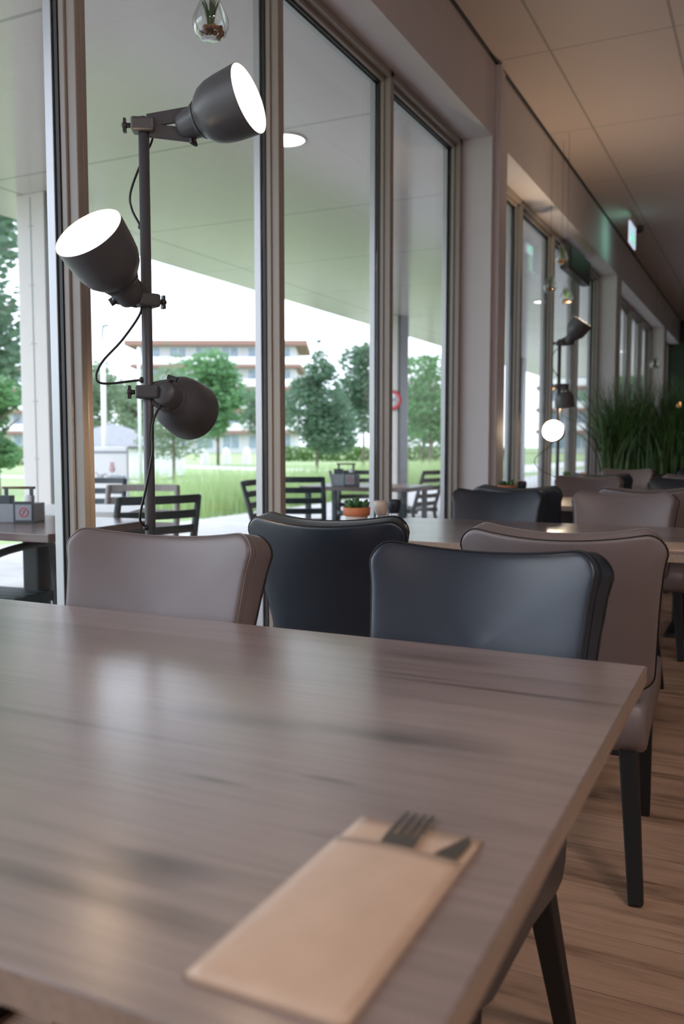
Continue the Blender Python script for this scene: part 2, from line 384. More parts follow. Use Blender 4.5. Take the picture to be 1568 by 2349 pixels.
wcount = [0]
def window_bay(y0, y1, n):
    p = (y1 - y0) / n
    for k in range(n):
        wcount[0] += 1
        a = y0 + k * p; b = a + p
        root = empty('window_%d' % wcount[0], (XG, a, 0.045), kind='structure')
        H_ = HEAD - 0.045
        MB().box(-0.012, 0.0, 0.02, p - 0.02, 0.03, H_ - 0.03).build('window_pane', 'glass', root)
        fr = MB(); m0, m1 = 0.0, p
        ends = [(0, k == 0), (p, k == n - 1)]
        for yc, edge in ends:                                          # posts: half on each side
            s_ = 1 if yc == 0 else -1
            y_a, y_b = sorted((yc, yc + s_ * (0.030 if not edge else 0.055)))
            fr.box(0.012, 0.034, y_a, y_b, 0, H_, 0)
            y_a, y_b = sorted((yc, yc + s_ * (0.022 if not edge else 0.045)))
            fr.box(0.034, 0.068, y_a, y_b, 0, H_, 0)
        for z0, z1 in ((0, 0.07), (H_ - 0.055, H_)): fr.box(0.012, 0.034, 0, p, z0, z1, 0)
        for z0, z1 in ((0, 0.05), (H_ - 0.035, H_)): fr.box(0.034, 0.068, 0, p, z0, z1, 0)
        fr.build('window_frame', 'frame', root, bevel=0.003)
        g = MB(); c = MB()
        for yc, edge in ends:
            s_ = 1 if yc == 0 else -1; e = 0.02 if edge else 0
            y_a, y_b = sorted((yc, yc + s_ * (0.034 + e))); g.box(0.0005, 0.012, y_a, y_b, 0, H_)
            y_a, y_b = sorted((yc, yc + s_ * (0.030 + e))); c.box(-0.045, -0.014, y_a, y_b, 0, H_)
        g.box(0.0005, 0.012, 0, p, 0, 0.075); g.box(0.0005, 0.012, 0, p, H_ - 0.062, H_)
        c.box(-0.045, -0.014, 0, p, 0, 0.075); c.box(-0.045, -0.014, 0, p, H_ - 0.058, H_)
        g.build('rubber_gasket', 'gasket', root); c.build('outer_cap', 'silver', root, bevel=0.003)
window_bay(-1.434, 5.45, 6)
window_bay(5.80, 10.40, 4)
window_bay(10.75, 15.35, 4)
window_bay(15.70, 18.0, 2)
window_bay(-3.9, -1.80, 2)
# door operator and entrance door decals in the second bay
mb = MB(); mb.box(-1.79, -1.70, 8.25, 9.30, 2.72, 2.95)
o = mb.build('door_operator', 'sensor', bevel=0.01); tag(o, 'dark grey door operator box under the window head beside the far windows', 'door operator')
MB().box(-1.70, -1.695, 8.30, 9.25, 2.74, 2.93).build('cover_plate', 'steel_black', o)
dec = empty('window_decal', (XG + 0.004, 10.95, 0), label='white dashed marking stickers on the far glass beyond the entrance', cat='sticker')
for i, (dy, z) in enumerate(((0, 2.62), (0.08, 2.50), (0.2, 2.40), (0.03, 2.10), (0.1, 2.0), (0.22, 1.90))):
    MB().box(0, 0.002, dy, dy + 0.10, z - 0.09, z + 0.05).build('sticker_patch', 'white', dec)

# ceiling fittings and added fill panels
mb = MB(); mb.lathe([(0, 0.05), (0.05, 0.045), (0.07, 0.02)], 20, (-1.36, 10.2, CEIL), (0, 0, -1), capb=True)
tag(mb.build('ceiling_sensor', 'sensor'), 'small dark round sensor on the ceiling beside the exit sign', 'sensor')
ex = empty('exit_sign', (-1.35, 9.42, 3.155), label='glowing white and green emergency exit sign hung from the ceiling', cat='exit sign'); ex.scale = (0.68, 0.68, 0.68)
MB().box(-0.012, 0.012, 0, 0.62, 0, 0.31).build('light_panel', 'exitwhite', ex, bevel=0.004)
pm = MB()                                                             # running figure and arrow, on both faces
for s_ in (-1, 1):
    x0, x1 = sorted((s_ * 0.0125, s_ * 0.0145))
    pm.box(x0, x1, 0.06, 0.56, 0.05, 0.085); pm.box(x0, x1, 0.06, 0.10, 0.05, 0.26); pm.box(x0, x1, 0.40, 0.56, 0.14, 0.18)
    pm.box(x0, x1, 0.25, 0.31, 0.13, 0.21); pm.box(x0, x1, 0.28, 0.32, 0.22, 0.25); pm.box(x0, x1, 0.20, 0.26, 0.09, 0.13)
    pm.box(x0, x1, 0.30, 0.36, 0.17, 0.19)
pm.build('pictogram', 'exitgreen', ex)
mb = MB(); mb.box(-0.02, 0.02, 0, 0.62, 0.312, 0.345); mb.tube([(0, 0.1, 0.34), (0, 0.1, 0.476)], 0.006); mb.tube([(0, 0.5, 0.34), (0, 0.5, 0.476)], 0.006)
mb.build('housing', 'white', ex)
ld = bpy.data.lights.new('exit_glow', 'AREA'); ld.shape = 'RECTANGLE'; ld.size = 0.5; ld.size_y = 0.25; ld.energy = 0.16; ld.color = (0.25, 1.0, 0.55)
lo = bpy.data.objects.new('exit_glow', ld); C.objects.link(lo); lo.location = (-1.37, 9.59, 3.22); lo.rotation_euler = (0, R(90), 0)
for i, (x, y) in enumerate(((1.2, 0.4), (3.4, 0.4), (1.2, -2.2), (3.4, -2.2))):  # unseen panels added as fill to brighten the room
    t = empty('fill_panel', (x, y, CEIL), label='added out-of-view ceiling fill panel ' + ('right of the near table', 'above the aisle side of the room', 'behind the viewer near the windows', 'behind the viewer on the aisle side')[i], cat='ceiling light')
    MB().box(-0.30, 0.30, -0.30, 0.30, -0.012, 0.0).build('frame', 'white', t)
    MB().box(-0.28, 0.28, -0.28, 0.28, -0.016, -0.012).build('diffuser', 'downlight', t)
    ld = bpy.data.lights.new('fill_panel_glow', 'AREA'); ld.shape = 'SQUARE'; ld.size = 0.56; ld.energy = 15; ld.color = (1.0, 0.84, 0.77)
    lo = bpy.data.objects.new('fill_panel_glow', ld); C.objects.link(lo); lo.location = (x, y, CEIL - 0.03)

# ------------------------------------------------------------------ canopy, columns, terrace
struct('terrace_canopy', MB().box(-5.92, -1.906, 0.3, 26, 3.05, 3.55), 'soffit')
def column(y, label):
    t = empty('canopy_column', (-5.2, y, 0), label=label, cat='column', group=None)
    MB().box(-0.16, 0.125, -0.17, 0.17, 0, 3.05).build('light_cladding', 'column', t, bevel=0.006)
    MB().box(0.127, 0.16, -0.165, 0.175, 0, 3.05).build('shaded_side', 'column_shade', t, bevel=0.003)  # thin plate coloured dark for the shaded face
    mb = MB()
    mb.box(-0.018, -0.012, -0.1735, -0.1695, 0.03, 3.02)
    for z in (0.55, 1.0, 1.45, 1.9, 2.35, 2.8):
        for dx in (-0.035, 0.005): mb.lathe([(0, 0.006), (0.004, 0.004)], 8, (dx, -0.17, z), (0, -1, 0), capb=True)
    mb.build('panel_joint', 'greypaint', t)
    return t
column(5.38, 'pale clad square column standing close behind the leftmost glass')
c2 = column(12.55, 'slimmer pale column farther along the terrace carrying a round sign')
column(19.8, 'farthest pale canopy column beyond the second window bay')
t = empty('round_sign', (-5.15, 12.36, 1.78), label='round white sign with red ring on the farther column', cat='sign')
MB().lathe([(0, 0.15), (0.01, 0.15)], 32, (0, 0, 0), (0, -1, 0), capb=True).build('sign_plate', 'white', t)
MB().lathe([(0.011, 0.15), (0.014, 0.148), (0.014, 0.105), (0.011, 0.10)], 32, (0, 0, 0), (0, -1, 0)).build('red_ring', 'red', t)
MB().box(-0.05, 0.05, -0.014, -0.0105, -0.02, 0.03).build('symbol', 'greypaint', t)
for i, (x, y) in enumerate(((-2.84, 5.03), (-2.84, 12.1), (-2.84, 19.2))):
    t = empty('soffit_light', (x, y, 3.05), label=('round bright recessed light in the canopy soffit nearest the window', 'bright recessed soffit light seen through the second window bay', 'farthest recessed soffit light of the canopy')[i], cat='ceiling light')
    MB().lathe([(0, 0.14), (0.008, 0.135), (0.008, 0.12)], 32, (0, 0, 0), (0, 0, -1)).build('trim_ring', 'white', t)
    MB().lathe([(0.003, 0.12)], 32, (0, 0, 0), (0, 0, -1), capa=True).build('diffuser', 'downlight', t)
struct('terrace_paving', MB().box(-7.6, -2.02, -8, 40, -0.10, -0.0), 'paving')
struct('lawn', MB().box(-260, -7.6, -120, 320, -0.3, -0.03), 'lawn')
def strip(name, pts, wd, mat, z=-0.015):
    mb = MB(); P = [Vector((x, y, 0)) for x, y in pts]; vs = []
    for i, p in enumerate(P):
        d = (P[min(i + 1, len(P) - 1)] - P[max(i - 1, 0)]).normalized(); q = Vector((-d.y, d.x, 0)) * wd / 2
        vs += [p + q + Vector((0, 0, z)), p - q + Vector((0, 0, z)), p - q + Vector((0, 0, -0.06)), p + q + Vector((0, 0, -0.06))]
    fs = []
    for i in range(len(P) - 1):
        a = i * 4; b = a + 4; fs += [(a, a + 1, b + 1, b), (a + 1, a + 2, b + 2, b + 1), (a + 3, a, b, b + 3)]
    mb.add(vs, fs); return struct(name, mb, mat)
strip('footpath', [(-80, 62), (-31.4, 40.2), (-21.4, 35), (-14, 33), (-11, 37), (-10, 60)], 3.2, 'path')
strip('garden_path', [(-40, 26), (-17, 21.5), (-13, 24), (-8, 40)], 0.9, 'path')

# tall meadow grass by the terrace
def blades(area, n, h, wd, zb=0.0, lean=0.25, seg=3, rnd=random):
    mb = MB()
    for _ in range(n):
        x, y = area(); hh = h * rnd.uniform(0.6, 1.1); a = rnd.uniform(0, 6.283); l = lean * hh * rnd.uniform(0.1, 1.3)
        wa = rnd.uniform(0, 3.14); px, py = math.cos(wa) * wd / 2, math.sin(wa) * wd / 2
        vs = []
        for k in range(seg + 1):
            t = k / seg; cx = x + math.cos(a) * l * t * t; cy_ = y + math.sin(a) * l * t * t; cz = zb + hh * (t - 0.25 * t * t * (l / hh))
            q = 1 - t * 0.9
            vs += [(cx - px * q, cy_ - py * q, cz), (cx + px * q, cy_ + py * q, cz)]
        mb.add(vs, [(2 * k, 2 * k + 1, 2 * k + 3, 2 * k + 2) for k in range(seg)])
    return mb
def meadow():
    y = random.uniform(11.2, 30); x = -7.75 - abs(random.gauss(0, 1.6)); return x, y
o = blades(meadow, 9000, 0.72, 0.024, -0.03, 0.3).build('meadow_grass', 'tallgrass')
tag(o, 'tall uncut grass growing along the terrace edge', 'grass', kind='stuff')

# ------------------------------------------------------------------ outdoor furniture
def outdoor_chair(mat, arms=False, wd=0.46, high=0.84, slats=5):
    root = empty('terrace_chair')
    hw = wd / 2
    def bx_(z): return 0.20 + (z - 0.44) * 0.30       # back leans to +y ; seat front at -y
    for s_ in (-1, 1):
        MB().tube([(s_ * hw, bx_(0.44), 0.44), (s_ * hw, bx_(0.62), 0.62), (s_ * (hw - 0.004), bx_(high), high)], [0.019, 0.021, 0.017], 8).build('back_post', mat, root)
    for k in range(slats):
        z = 0.50 + (high - 0.515) * k / (slats - 1)
        vs = []; n = 9
        for j in range(n):
            x = -hw + 2 * hw * j / (n - 1); c = 0.045 * (1 - (x / hw) ** 2)
            yb = bx_(z) + c
            vs += [(x, yb - 0.008, z - 0.022), (x, yb + 0.006, z - 0.022), (x, yb + 0.014, z + 0.022), (x, yb, z + 0.022)]
        fs = []
        for j in range(n - 1):
            a = j * 4; b = a + 4; fs += [(a, a + 1, b + 1, b), (a + 1, a + 2, b + 2, b + 1), (a + 2, a + 3, b + 3, b + 2), (a + 3, a, b, b + 3)]
        fs += [(3, 2, 1, 0), tuple(4 * (n - 1) + q for q in (0, 1, 2, 3))]
        MB().add(vs, fs, 0, False).build('back_slat', mat, root)
    s2 = MB()
    for k in range(7):
        y = -0.24 + k * 0.068; s2.box(-hw + 0.01, hw - 0.01, y, y + 0.054, 0.425, 0.445)
    s2.box(-hw, -hw + 0.03, -0.25, 0.24, 0.40, 0.445); s2.box(hw - 0.03, hw, -0.25, 0.24, 0.40, 0.445)
    s2.build('seat', mat, root, bevel=0.004)
    for sx_ in (-1, 1):
        top = 0.66 if arms else 0.43
        MB().tube([(sx_ * hw, -0.22, top - 0.01), (sx_ * hw, -0.235, 0.42), (sx_ * (hw + 0.015), -0.26, 0)], [0.017, 0.020, 0.014], 8).build('leg', mat, root)
        MB().tube([(sx_ * hw, 0.19, 0.44), (sx_ * (hw + 0.015), 0.27, 0)], [0.020, 0.014], 8).build('leg', mat, root)
        if arms:
            MB().tube(spline([(sx_ * hw, bx_(0.62), 0.63), (sx_ * (hw + 0.02), 0.08, 0.665), (sx_ * (hw + 0.02), -0.12, 0.675), (sx_ * (hw + 0.01), -0.20, 0.66), (sx_ * hw, -0.225, 0.60)], 5), 0.017, 8).build('armrest', mat, root)
    return root
def put(root, loc, rz, label, scale=1.0, first=False, group=None):
    o = root if first else copy_tree(root)
    o.location = loc; o.rotation_euler = (0, 0, R(rz)); o.scale = (scale,) * 3
    o['label'] = label; o['category'] = 'chair'
    if group: o['group'] = group
    return o
GA = 'slatted terrace chairs'
oc_s = outdoor_chair('slate'); oc_t = outdoor_chair('taupe_resin'); oc_a = outdoor_chair('slate', True)
def at_back(x, y, rz): a = R(rz); return (x + math.sin(a) * 0.31, y - math.cos(a) * 0.31, 0)
put(oc_t, at_back(-3.70, 4.62, 26), 26, 'taupe grey slatted terrace chair behind the white table', first=True, group=GA)
put(oc_s, at_back(-2.85, 3.69, 244), 244, 'dark slatted terrace chair in front of the white table, nearest the lamp stand', first=True, group=GA)
put(oc_s, at_back(-4.78, 5.40, 22), 22, 'dark slatted terrace chair farthest left, before the white sign board', group=GA)
put(oc_s, at_back(-3.31, 5.95, 204), 204, 'dark slatted terrace chair in front of the brown table with the caddy', scale=1.02, group=GA)
put(oc_s, at_back(-3.44, 5.60, 100), 100, 'dark slatted terrace chair half hidden by the middle window post', group=GA)
put(oc_s, at_back(-3.12, 8.60, 262), 262, 'dark slatted terrace chair seen side-on by the farther column', group=GA)
put(oc_s, at_back(-3.75, 8.19, 24), 24, 'dark slatted terrace chair behind the brown caddy table', group=GA)
put(oc_a, (-3.13, 2.76, 0), 185, 'dark slatted terrace armchair tucked under the nearest brown table', first=True, group=GA)

def outdoor_table(loc, rz, sx_, sy_, top, label, ped=True):
    t = empty('terrace_table', loc, R(rz), label=label, cat='table')
    MB().box(-sx_ / 2, sx_ / 2, -sy_ / 2, sy_ / 2, 0.715, 0.75).build('tabletop', top, t, bevel=0.004)
    if ped:
        MB().box(-0.045, 0.045, -0.045, 0.045, 0.03, 0.714).build('pedestal', 'slate', t, bevel=0.01)
        mb = MB(); mb.box(-0.26, 0.26, -0.03, 0.03, 0.0, 0.035); mb.box(-0.03, 0.03, -0.26, 0.26, 0.0, 0.034); mb.build('base', 'slate', t, bevel=0.008)
    else:
        for a in (-1, 1):
            for b in (-1, 1): MB().box(a * (sx_ / 2 - 0.06) - 0.02, a * (sx_ / 2 - 0.06) + 0.02, b * (sy_ / 2 - 0.06) - 0.02, b * (sy_ / 2 - 0.06) + 0.02, 0, 0.714).build('leg', 'slate', t)
    return t
M['brown_top'] = wood('weathered_brown_top', (0.17, 0.13, 0.125), (0.28, 0.23, 0.22), (0.08, 0.06, 0.055), 'X', 0.25, 3.3, board=0.12)
outdoor_table((-3.02, 3.00, 0), 5, 0.78, 0.78, 'brown_top', 'square brown terrace table with grey caddy outside the leftmost glass')
outdoor_table((-3.50, 3.86, 0), 24, 0.66, 0.60, 'white', 'white-topped terrace table between taupe chair and lamp stand')
outdoor_table((-3.20, 7.10, 0), 3, 1.0, 0.70, 'brown_top', 'brown terrace table carrying a caddy behind the terracotta pot', False)

def caddy(loc, rz, label):
    t = empty('condiment_caddy', loc, R(rz), label=label, cat='caddy')
    mb = MB()
    mb.box(-0.095, 0.095, -0.065, 0.065, 0, 0.008)
    for a in ((-0.095, -0.087, -0.065, 0.065), (0.087, 0.095, -0.065, 0.065), (-0.095, 0.095, 0.057, 0.065), (-0.004, 0.004, -0.065, 0.065), (-0.095, 0.0, -0.065, -0.057)):
        mb.box(a[0], a[1], a[2], a[3], 0, 0.088)
    mb.build('box', 'greypaint', t, bevel=0.002)
    MB().box(0.0, 0.095, -0.068, -0.058, 0, 0.10).build('front_plate', 'slate', t, bevel=0.002)
    fm = MB(); fm.box(0.012, 0.088, -0.0705, -0.0682, 0.014, 0.086); fm.build('plate_face', 'greypaint', t)
    MB().lathe([(0, 0.022), (0.002, 0.022), (0.002, 0.018), (0, 0.018)], 24, (0.052, -0.0705, 0.05), (0, -1, 0)).tube(spline([(0.044, -0.0722, 0.04), (0.052, -0.0722, 0.048), (0.05, -0.0722, 0.055), (0.060, -0.0722, 0.06)], 4), 0.0016, 6).build('round_emblem', 'red', t)
    for x in (-0.06, 0.06): MB().box(x - 0.007, x + 0.007, -0.006, 0.006, 0.008, 0.162).build('upright', 'slate', t)
    MB().tube([(-0.078, 0, 0.160), (0.078, 0, 0.160)], 0.006, 10).build('wooden_handle', wood('handle_wood', (0.16, 0.08, 0.04), (0.22, 0.12, 0.06), (0.1, 0.05, 0.02), 'X', 0.5, 1, board=0, knots=False), t)
    MB().box(-0.088, -0.02, -0.05, 0.0, 0.008, 0.125).build('napkins', 'slate', t, bevel=0.003)
    MB().lathe([(0.008, 0.022), (0.12, 0.024), (0.125, 0.02)], 16, (0.045, 0.01, 0), (0, 0, 1), capb=True).build('white_jar', 'white', t)
    mb = MB(); mb.box(-0.11, -0.105, -0.03, 0.05, 0.01, 0.14, 0, Matrix.Rotation(R(-14), 4, 'Y')); mb.build('menu_card', 'white', t)
    return t
caddy((-3.14, 3.02, 0.75), 22, 'grey condiment caddy with wooden handle and round emblem on the leftmost terrace table')
c = caddy((-3.32, 6.92, 0.75), 10, 'grey condiment caddy on the farther terrace table above the terracotta pot')
c.scale = (1.1, 1.1, 1.2)

# white sign board and lamp posts
t = empty('sign_board', (-6.28, 7.0, 0), R(22), label='white free-standing sign board with faint lettering beside the terrace', cat='sign')
MB().box(-0.55, 0.40, -0.025, 0.025, 0.12, 1.09).build('panel', 'white', t, bevel=0.006)
mb = MB()
for x in (-0.48, 0.33): mb.box(x - 0.03, x + 0.03, -0.2, 0.2, 0, 0.05); mb.box(x - 0.02, x + 0.02, -0.02, 0.02, 0.05, 0.14)
mb.build('feet', 'greypaint', t)
mb = MB(); mb.box(-0.5505, 0.4005, -0.028, -0.02, 1.02, 1.045); mb.build('top_rule', 'greypaint', t)
def text_part(s, size, loc, rot, mat, parent, ext=0.002):
    cu = bpy.data.curves.new('lettering', 'FONT'); cu.body = s; cu.size = size; cu.extrude = ext
    o = bpy.data.objects.new('lettering', cu)
    C.objects.link(o); dg = bpy.context.evaluated_depsgraph_get()
    me = bpy.data.meshes.new_from_object(o.evaluated_get(dg)); bpy.data.objects.remove(o)
    me.materials.clear(); me.materials.append(M[mat])
    q = bpy.data.objects.new('lettering', me); C.objects.link(q); q.parent = parent; q.location = loc; q.rotation_euler = rot
    return q
text_part('De', 0.10, (0.03, -0.028, 0.76), (R(90), 0, 0), 'cardtext2', t)
text_part('Cuisine', 0.085, (0.13, -0.028, 0.755), (R(90), 0, 0), 'cardtext', t)
MB().lathe([(0, 0.035), (0.004, 0.03)], 12, (0.24, -0.025, 0.86), (0, -1, 0), capb=True).box(0.22, 0.26, -0.03, -0.025, 0.88, 0.93).build('crest', 'pinkprint', t)
def post(loc, h, r, name, label, head=True):
    t = empty(name, loc, label=label, cat='post')
    MB().tube([(0, 0, 0), (0, 0, h)], [r, r * 0.8], 12).build('pole', 'white', t)
    if head:
        MB().tube(spline([(0, 0, h), (0.0, 0, h + 0.12), (0.02, 0, h + 0.20), (0.06, 0, h + 0.24)], 4), 0.02, 8).build('arm', 'greypaint', t)
        MB().ball((0.07, 0, h + 0.23), 0.05, 12, 0, (1.6, 0.8, 0.5)).build('lamp_head', 'greypaint', t)
post((-9.53, 10.97, 0), 2.75, 0.045, 'street_lamp', 'white street lamp post standing behind the white sign board')
post((-9.65, 12.0, 0), 2.75, 0.028, 'flag_pole', 'thin white pole standing right beside the lamp stand pole', False)
# pavilion
t = empty('pavilion', (-20.5, 24.0, 0), R(25), label='low pavilion with a pale grey pyramid roof behind the sign board', cat='pavilion')
vs = [(-2.2, -2.2, 1.05), (2.2, -2.2, 1.05), (2.2, 2.2, 1.05), (-2.2, 2.2, 1.05), (0, 0, 1.85)]
MB().add(vs, [(0, 1, 4), (1, 2, 4), (2, 3, 4), (3, 0, 4), (3, 2, 1, 0)]).build('roof', 'roofgrey', t)
MB().box(-2.1, 2.1, -2.1, 2.1, 0.0, 1.04).build('wall', 'white', t)
MB().box(-2.25, 2.25, -2.25, 2.25, 0.99, 1.05).build('gutter', 'sensor', t)

# ------------------------------------------------------------------ trees, hedges, buildings
def leaf_cloud(blobs, n, ls, rnd):
    mb = MB(); tot = sum(b[3] * b[4] for b in blobs)
    for (cx, cy_, cz, rx, rz) in blobs:
        k = int(n * rx * rz / tot)
        for _ in range(k):
            th = rnd.uniform(0, 6.283); u = rnd.uniform(-1, 1); q = math.sqrt(1 - u * u); r = rnd.uniform(0.45, 1.06) ** 0.7
            p = Vector((cx + rx * r * q * math.cos(th), cy_ + rx * r * q * math.sin(th), cz + rz * r * u))
            d = Vector((rnd.gauss(0, 1), rnd.gauss(0, 1), rnd.gauss(0, 1) + 0.4)).normalized(); a, b, _d = basis(d)
            s_ = ls * rnd.uniform(0.6, 1.3)
            mb.add([p - a * s_, p - b * s_ * 0.55, p + a * s_, p + b * s_ * 0.55], [(0, 1, 2, 3)])
    return mb
def tree(loc, h, shape, mat, label, cat='tree', seed=1, n=5000, trunk=1.5, rad=None, tr=0.09, ls=None):
    rnd = random.Random(seed); t = empty('tree', loc, label=label, cat=cat)
    rad = rad or h * 0.25; blobs = []
    if shape == 'cone':
        k = 7
        for i in range(k):
            f = i / (k - 1); z = trunk + (h - trunk) * (0.08 + 0.88 * f); r = rad * (1 - f) ** 0.75 + rad * 0.12
            for j in range(3 if f < 0.8 else 1):
                a = rnd.uniform(0, 6.28); blobs.append((math.cos(a) * r * 0.45, math.sin(a) * r * 0.45, z, r * 0.75, r * 0.55))
    else:
        for i in range(14):
            a = rnd.uniform(0, 6.28); rr = rad * rnd.uniform(0.1, 0.75); z = trunk + (h - trunk) * rnd.uniform(0.2, 0.88)
            fz = 1 - abs((z - trunk) / (h - trunk) - 0.5) * 0.9
            blobs.append((math.cos(a) * rr * fz, math.sin(a) * rr * fz, z, rad * rnd.uniform(0.35, 0.55), rad * rnd.uniform(0.28, 0.45)))
    leaf_cloud(blobs, n, ls or rad * 0.06, rnd).build('foliage', mat, t)
    mb = MB(); mb.tube([(0, 0, -0.05), (0.02, 0, trunk), (0, 0.03, h * 0.75)], [tr, tr * 0.8, tr * 0.3], 10)
    for _ in range(7):
        a = rnd.uniform(0, 6.28); z = trunk + (h - trunk) * rnd.uniform(0.1, 0.6)
        mb.tube([(0, 0, z), (math.cos(a) * rad * 0.6, math.sin(a) * rad * 0.6, z + rad * 0.5)], [tr * 0.35, tr * 0.1], 6)
    mb.build('trunk', 'trunk', t)
    return t
tree((-15.6, 20.9, 0), 4.15, 'cone', 'tree_grey', 'slender grey-green tree just right of the lamp stand pole', seed=3, rad=0.95, trunk=0.95, tr=0.05, n=4200, ls=0.055)
tree((-27.1, 40.3, 0), 5.9, 'round', 'tree_mid', 'bright green round tree behind the lowest lamp shade', seed=5, rad=2.5, trunk=1.4, n=6500, ls=0.15)
tree((-23.2, 38.8, 0), 4.3, 'round', 'tree_dark', 'darker low tree between the bright round tree and the window post', seed=15, rad=1.5, trunk=1.0, n=4000, ls=0.10)
tree((-13.87, 26.6, 0), 4.75, 'cone', 'tree_dark', 'dark pointed tree centred in the middle pane', seed=8, rad=1.15, trunk=1.2, tr=0.06, n=10000, ls=0.075)
tree((-16.6, 36.4, 0), 5.7, 'round', 'tree_dark', 'dark leafy tree at the right edge of the middle pane', seed=11, rad=1.75, trunk=1.1, tr=0.08, n=6000, ls=0.10)
tree((-17.8, 47.2, 0), 6.1, 'cone', 'tree_grey', 'pointed tree in the narrow pane beside the farther column', seed=21, rad=1.9, trunk=1.5, tr=0.08, n=5500, ls=0.11)
tree((-17.9, 14.2, 0), 8.3, 'round', 'tree_dark', 'large open-crowned tree at the left edge of the view', seed=9, rad=3.9, trunk=1.6, tr=0.16, n=15000, ls=0.12)
tree((-11.7, 10.75, 0), 2.5, 'round', 'tree_mid', 'dense green shrub-like tree below the large left tree', seed=19, rad=0.72, trunk=0.3, n=3500, ls=0.06)
tree((-24.0, 26.8, 0), 4.3, 'round', 'tree_grey', 'soft grey-green tree behind the street lamp', seed=23, rad=1.9, trunk=0.6, n=3800, ls=0.12)
tree((-30.5, 38.0, 0), 4.6, 'round', 'tree_grey', 'pale round tree behind the pavilion roof', seed=29, rad=2.2, trunk=0.6, n=3800, ls=0.14)
tree((-9.0, 62.0, 0), 6.5, 'round', 'tree_mid', 'green tree seen through the second window bay', seed=31, rad=3.2, trunk=0.8, n=4000, ls=0.18)
tree((-12.5, 34.0, 0), 5.0, 'round', 'tree_mid', 'green tree low behind the farther column', seed=37, rad=1.4, trunk=0.8, n=3500, ls=0.10)
def hedge(a, b, wd, h, label, seed):
    rnd = random.Random(seed); a = Vector(a); b = Vector(b); mb = MB()
    d = (b - a); Ln = d.length; d.normalize(); q = Vector((-d.y, d.x, 0))
    for _ in range(int(Ln * h * 260)):
        p = a + d * rnd.uniform(0, Ln) + q * rnd.uniform(-wd / 2, wd / 2) + Vector((0, 0, rnd.uniform(0, h)))
        u, v, _x = basis((rnd.gauss(0, 1), rnd.gauss(0, 1), rnd.gauss(0, 1))); s_ = 0.10
        mb.add([p - u * s_, p - v * s_, p + u * s_, p + v * s_], [(0, 1, 2, 3)])
    return tag(mb.build('hedge', 'hedge'), label, 'hedge')
hedge((-31, 51.5, 0), (-15, 58.5, 0), 1.0, 1.0, 'clipped low hedge beyond the lawn in the middle pane', 1)
hedge((-44, 30, 0), (-36, 37, 0), 1.0, 1.0, 'clipped low hedge beyond the lawn at the left edge', 2)
# white garden objects by the path
for i, (x, y) in enumerate(((-29.5, 42.5), (-28.4, 43.1), (-27.4, 43.7), (-25.3, 44.0))):
    t = MB().lathe([(0, 0.26), (0.5, 0.24), (0.9, 0.14), (1.0, 0.02)], 14).build('white_bollard', 'white', loc=(x, y, -0.03))
    tag(t, 'white rounded bollard by the path, ' + ('leftmost of the four', 'second from the left', 'third from the left', 'rightmost of the four')[i], 'bollard', 'white bollards by the path')

def apartment(loc, rz, wd, floors, fh, label, seed):
    rnd = random.Random(seed); t = empty('apartment_building', loc, R(rz), label=label, cat='building')
    H_ = floors * fh
    MB().box(-wd / 2, wd / 2, 0, 12, 0, H_).build('wall', 'facade', t)
    for k in range(floors + 1):
        z = k * fh
        if k == 0: continue
        e = 1.6 if k == floors else 0.9
        MB().box(-wd / 2 - e, wd / 2 + e, -1.5, 12.5, z - 0.3, z + (0.35 if k == floors else 0.12)).build('roof_slab' if k == floors else 'balcony_slab', 'brick', t)
    bay = 3.2; nb = int(wd / bay)
    for k in range(floors):
        for j in range(nb):
            x = -wd / 2 + (j + 0.5) * wd / nb
            f = MB().box(x - 1.15, x + 1.15, -0.10, 0.02, k * fh + 0.5, k * fh + 2.5).build('window', 'white', t)
            MB().box(x - 1.05, x - 0.05, -0.13, -0.10, k * fh + 0.6, k * fh + 2.4).box(x + 0.05, x + 1.05, -0.13, -0.10, k * fh + 0.6, k * fh + 2.4).build('pane', 'bluepane', f)
        if k: MB().box(-wd / 2 - 0.6, wd / 2 + 0.6, -1.45, -1.38, k * fh + 0.12, k * fh + 1.05).build('balcony_railing', 'white', t)
apartment((-65.6, 97.6, 0), 26, 20.5, 5, 2.85, 'white apartment block with red-brown slab edges behind the trees', 1)
apartment((-103.0, 84.0, 0), 30, 34, 4, 2.85, 'lower apartment block with red-brown slabs glimpsed at the left edge', 2)
apartment((-14.0, 118.0, 0), 8, 26, 4, 2.85, 'apartment block with red-brown slabs seen through the second window bay', 3)

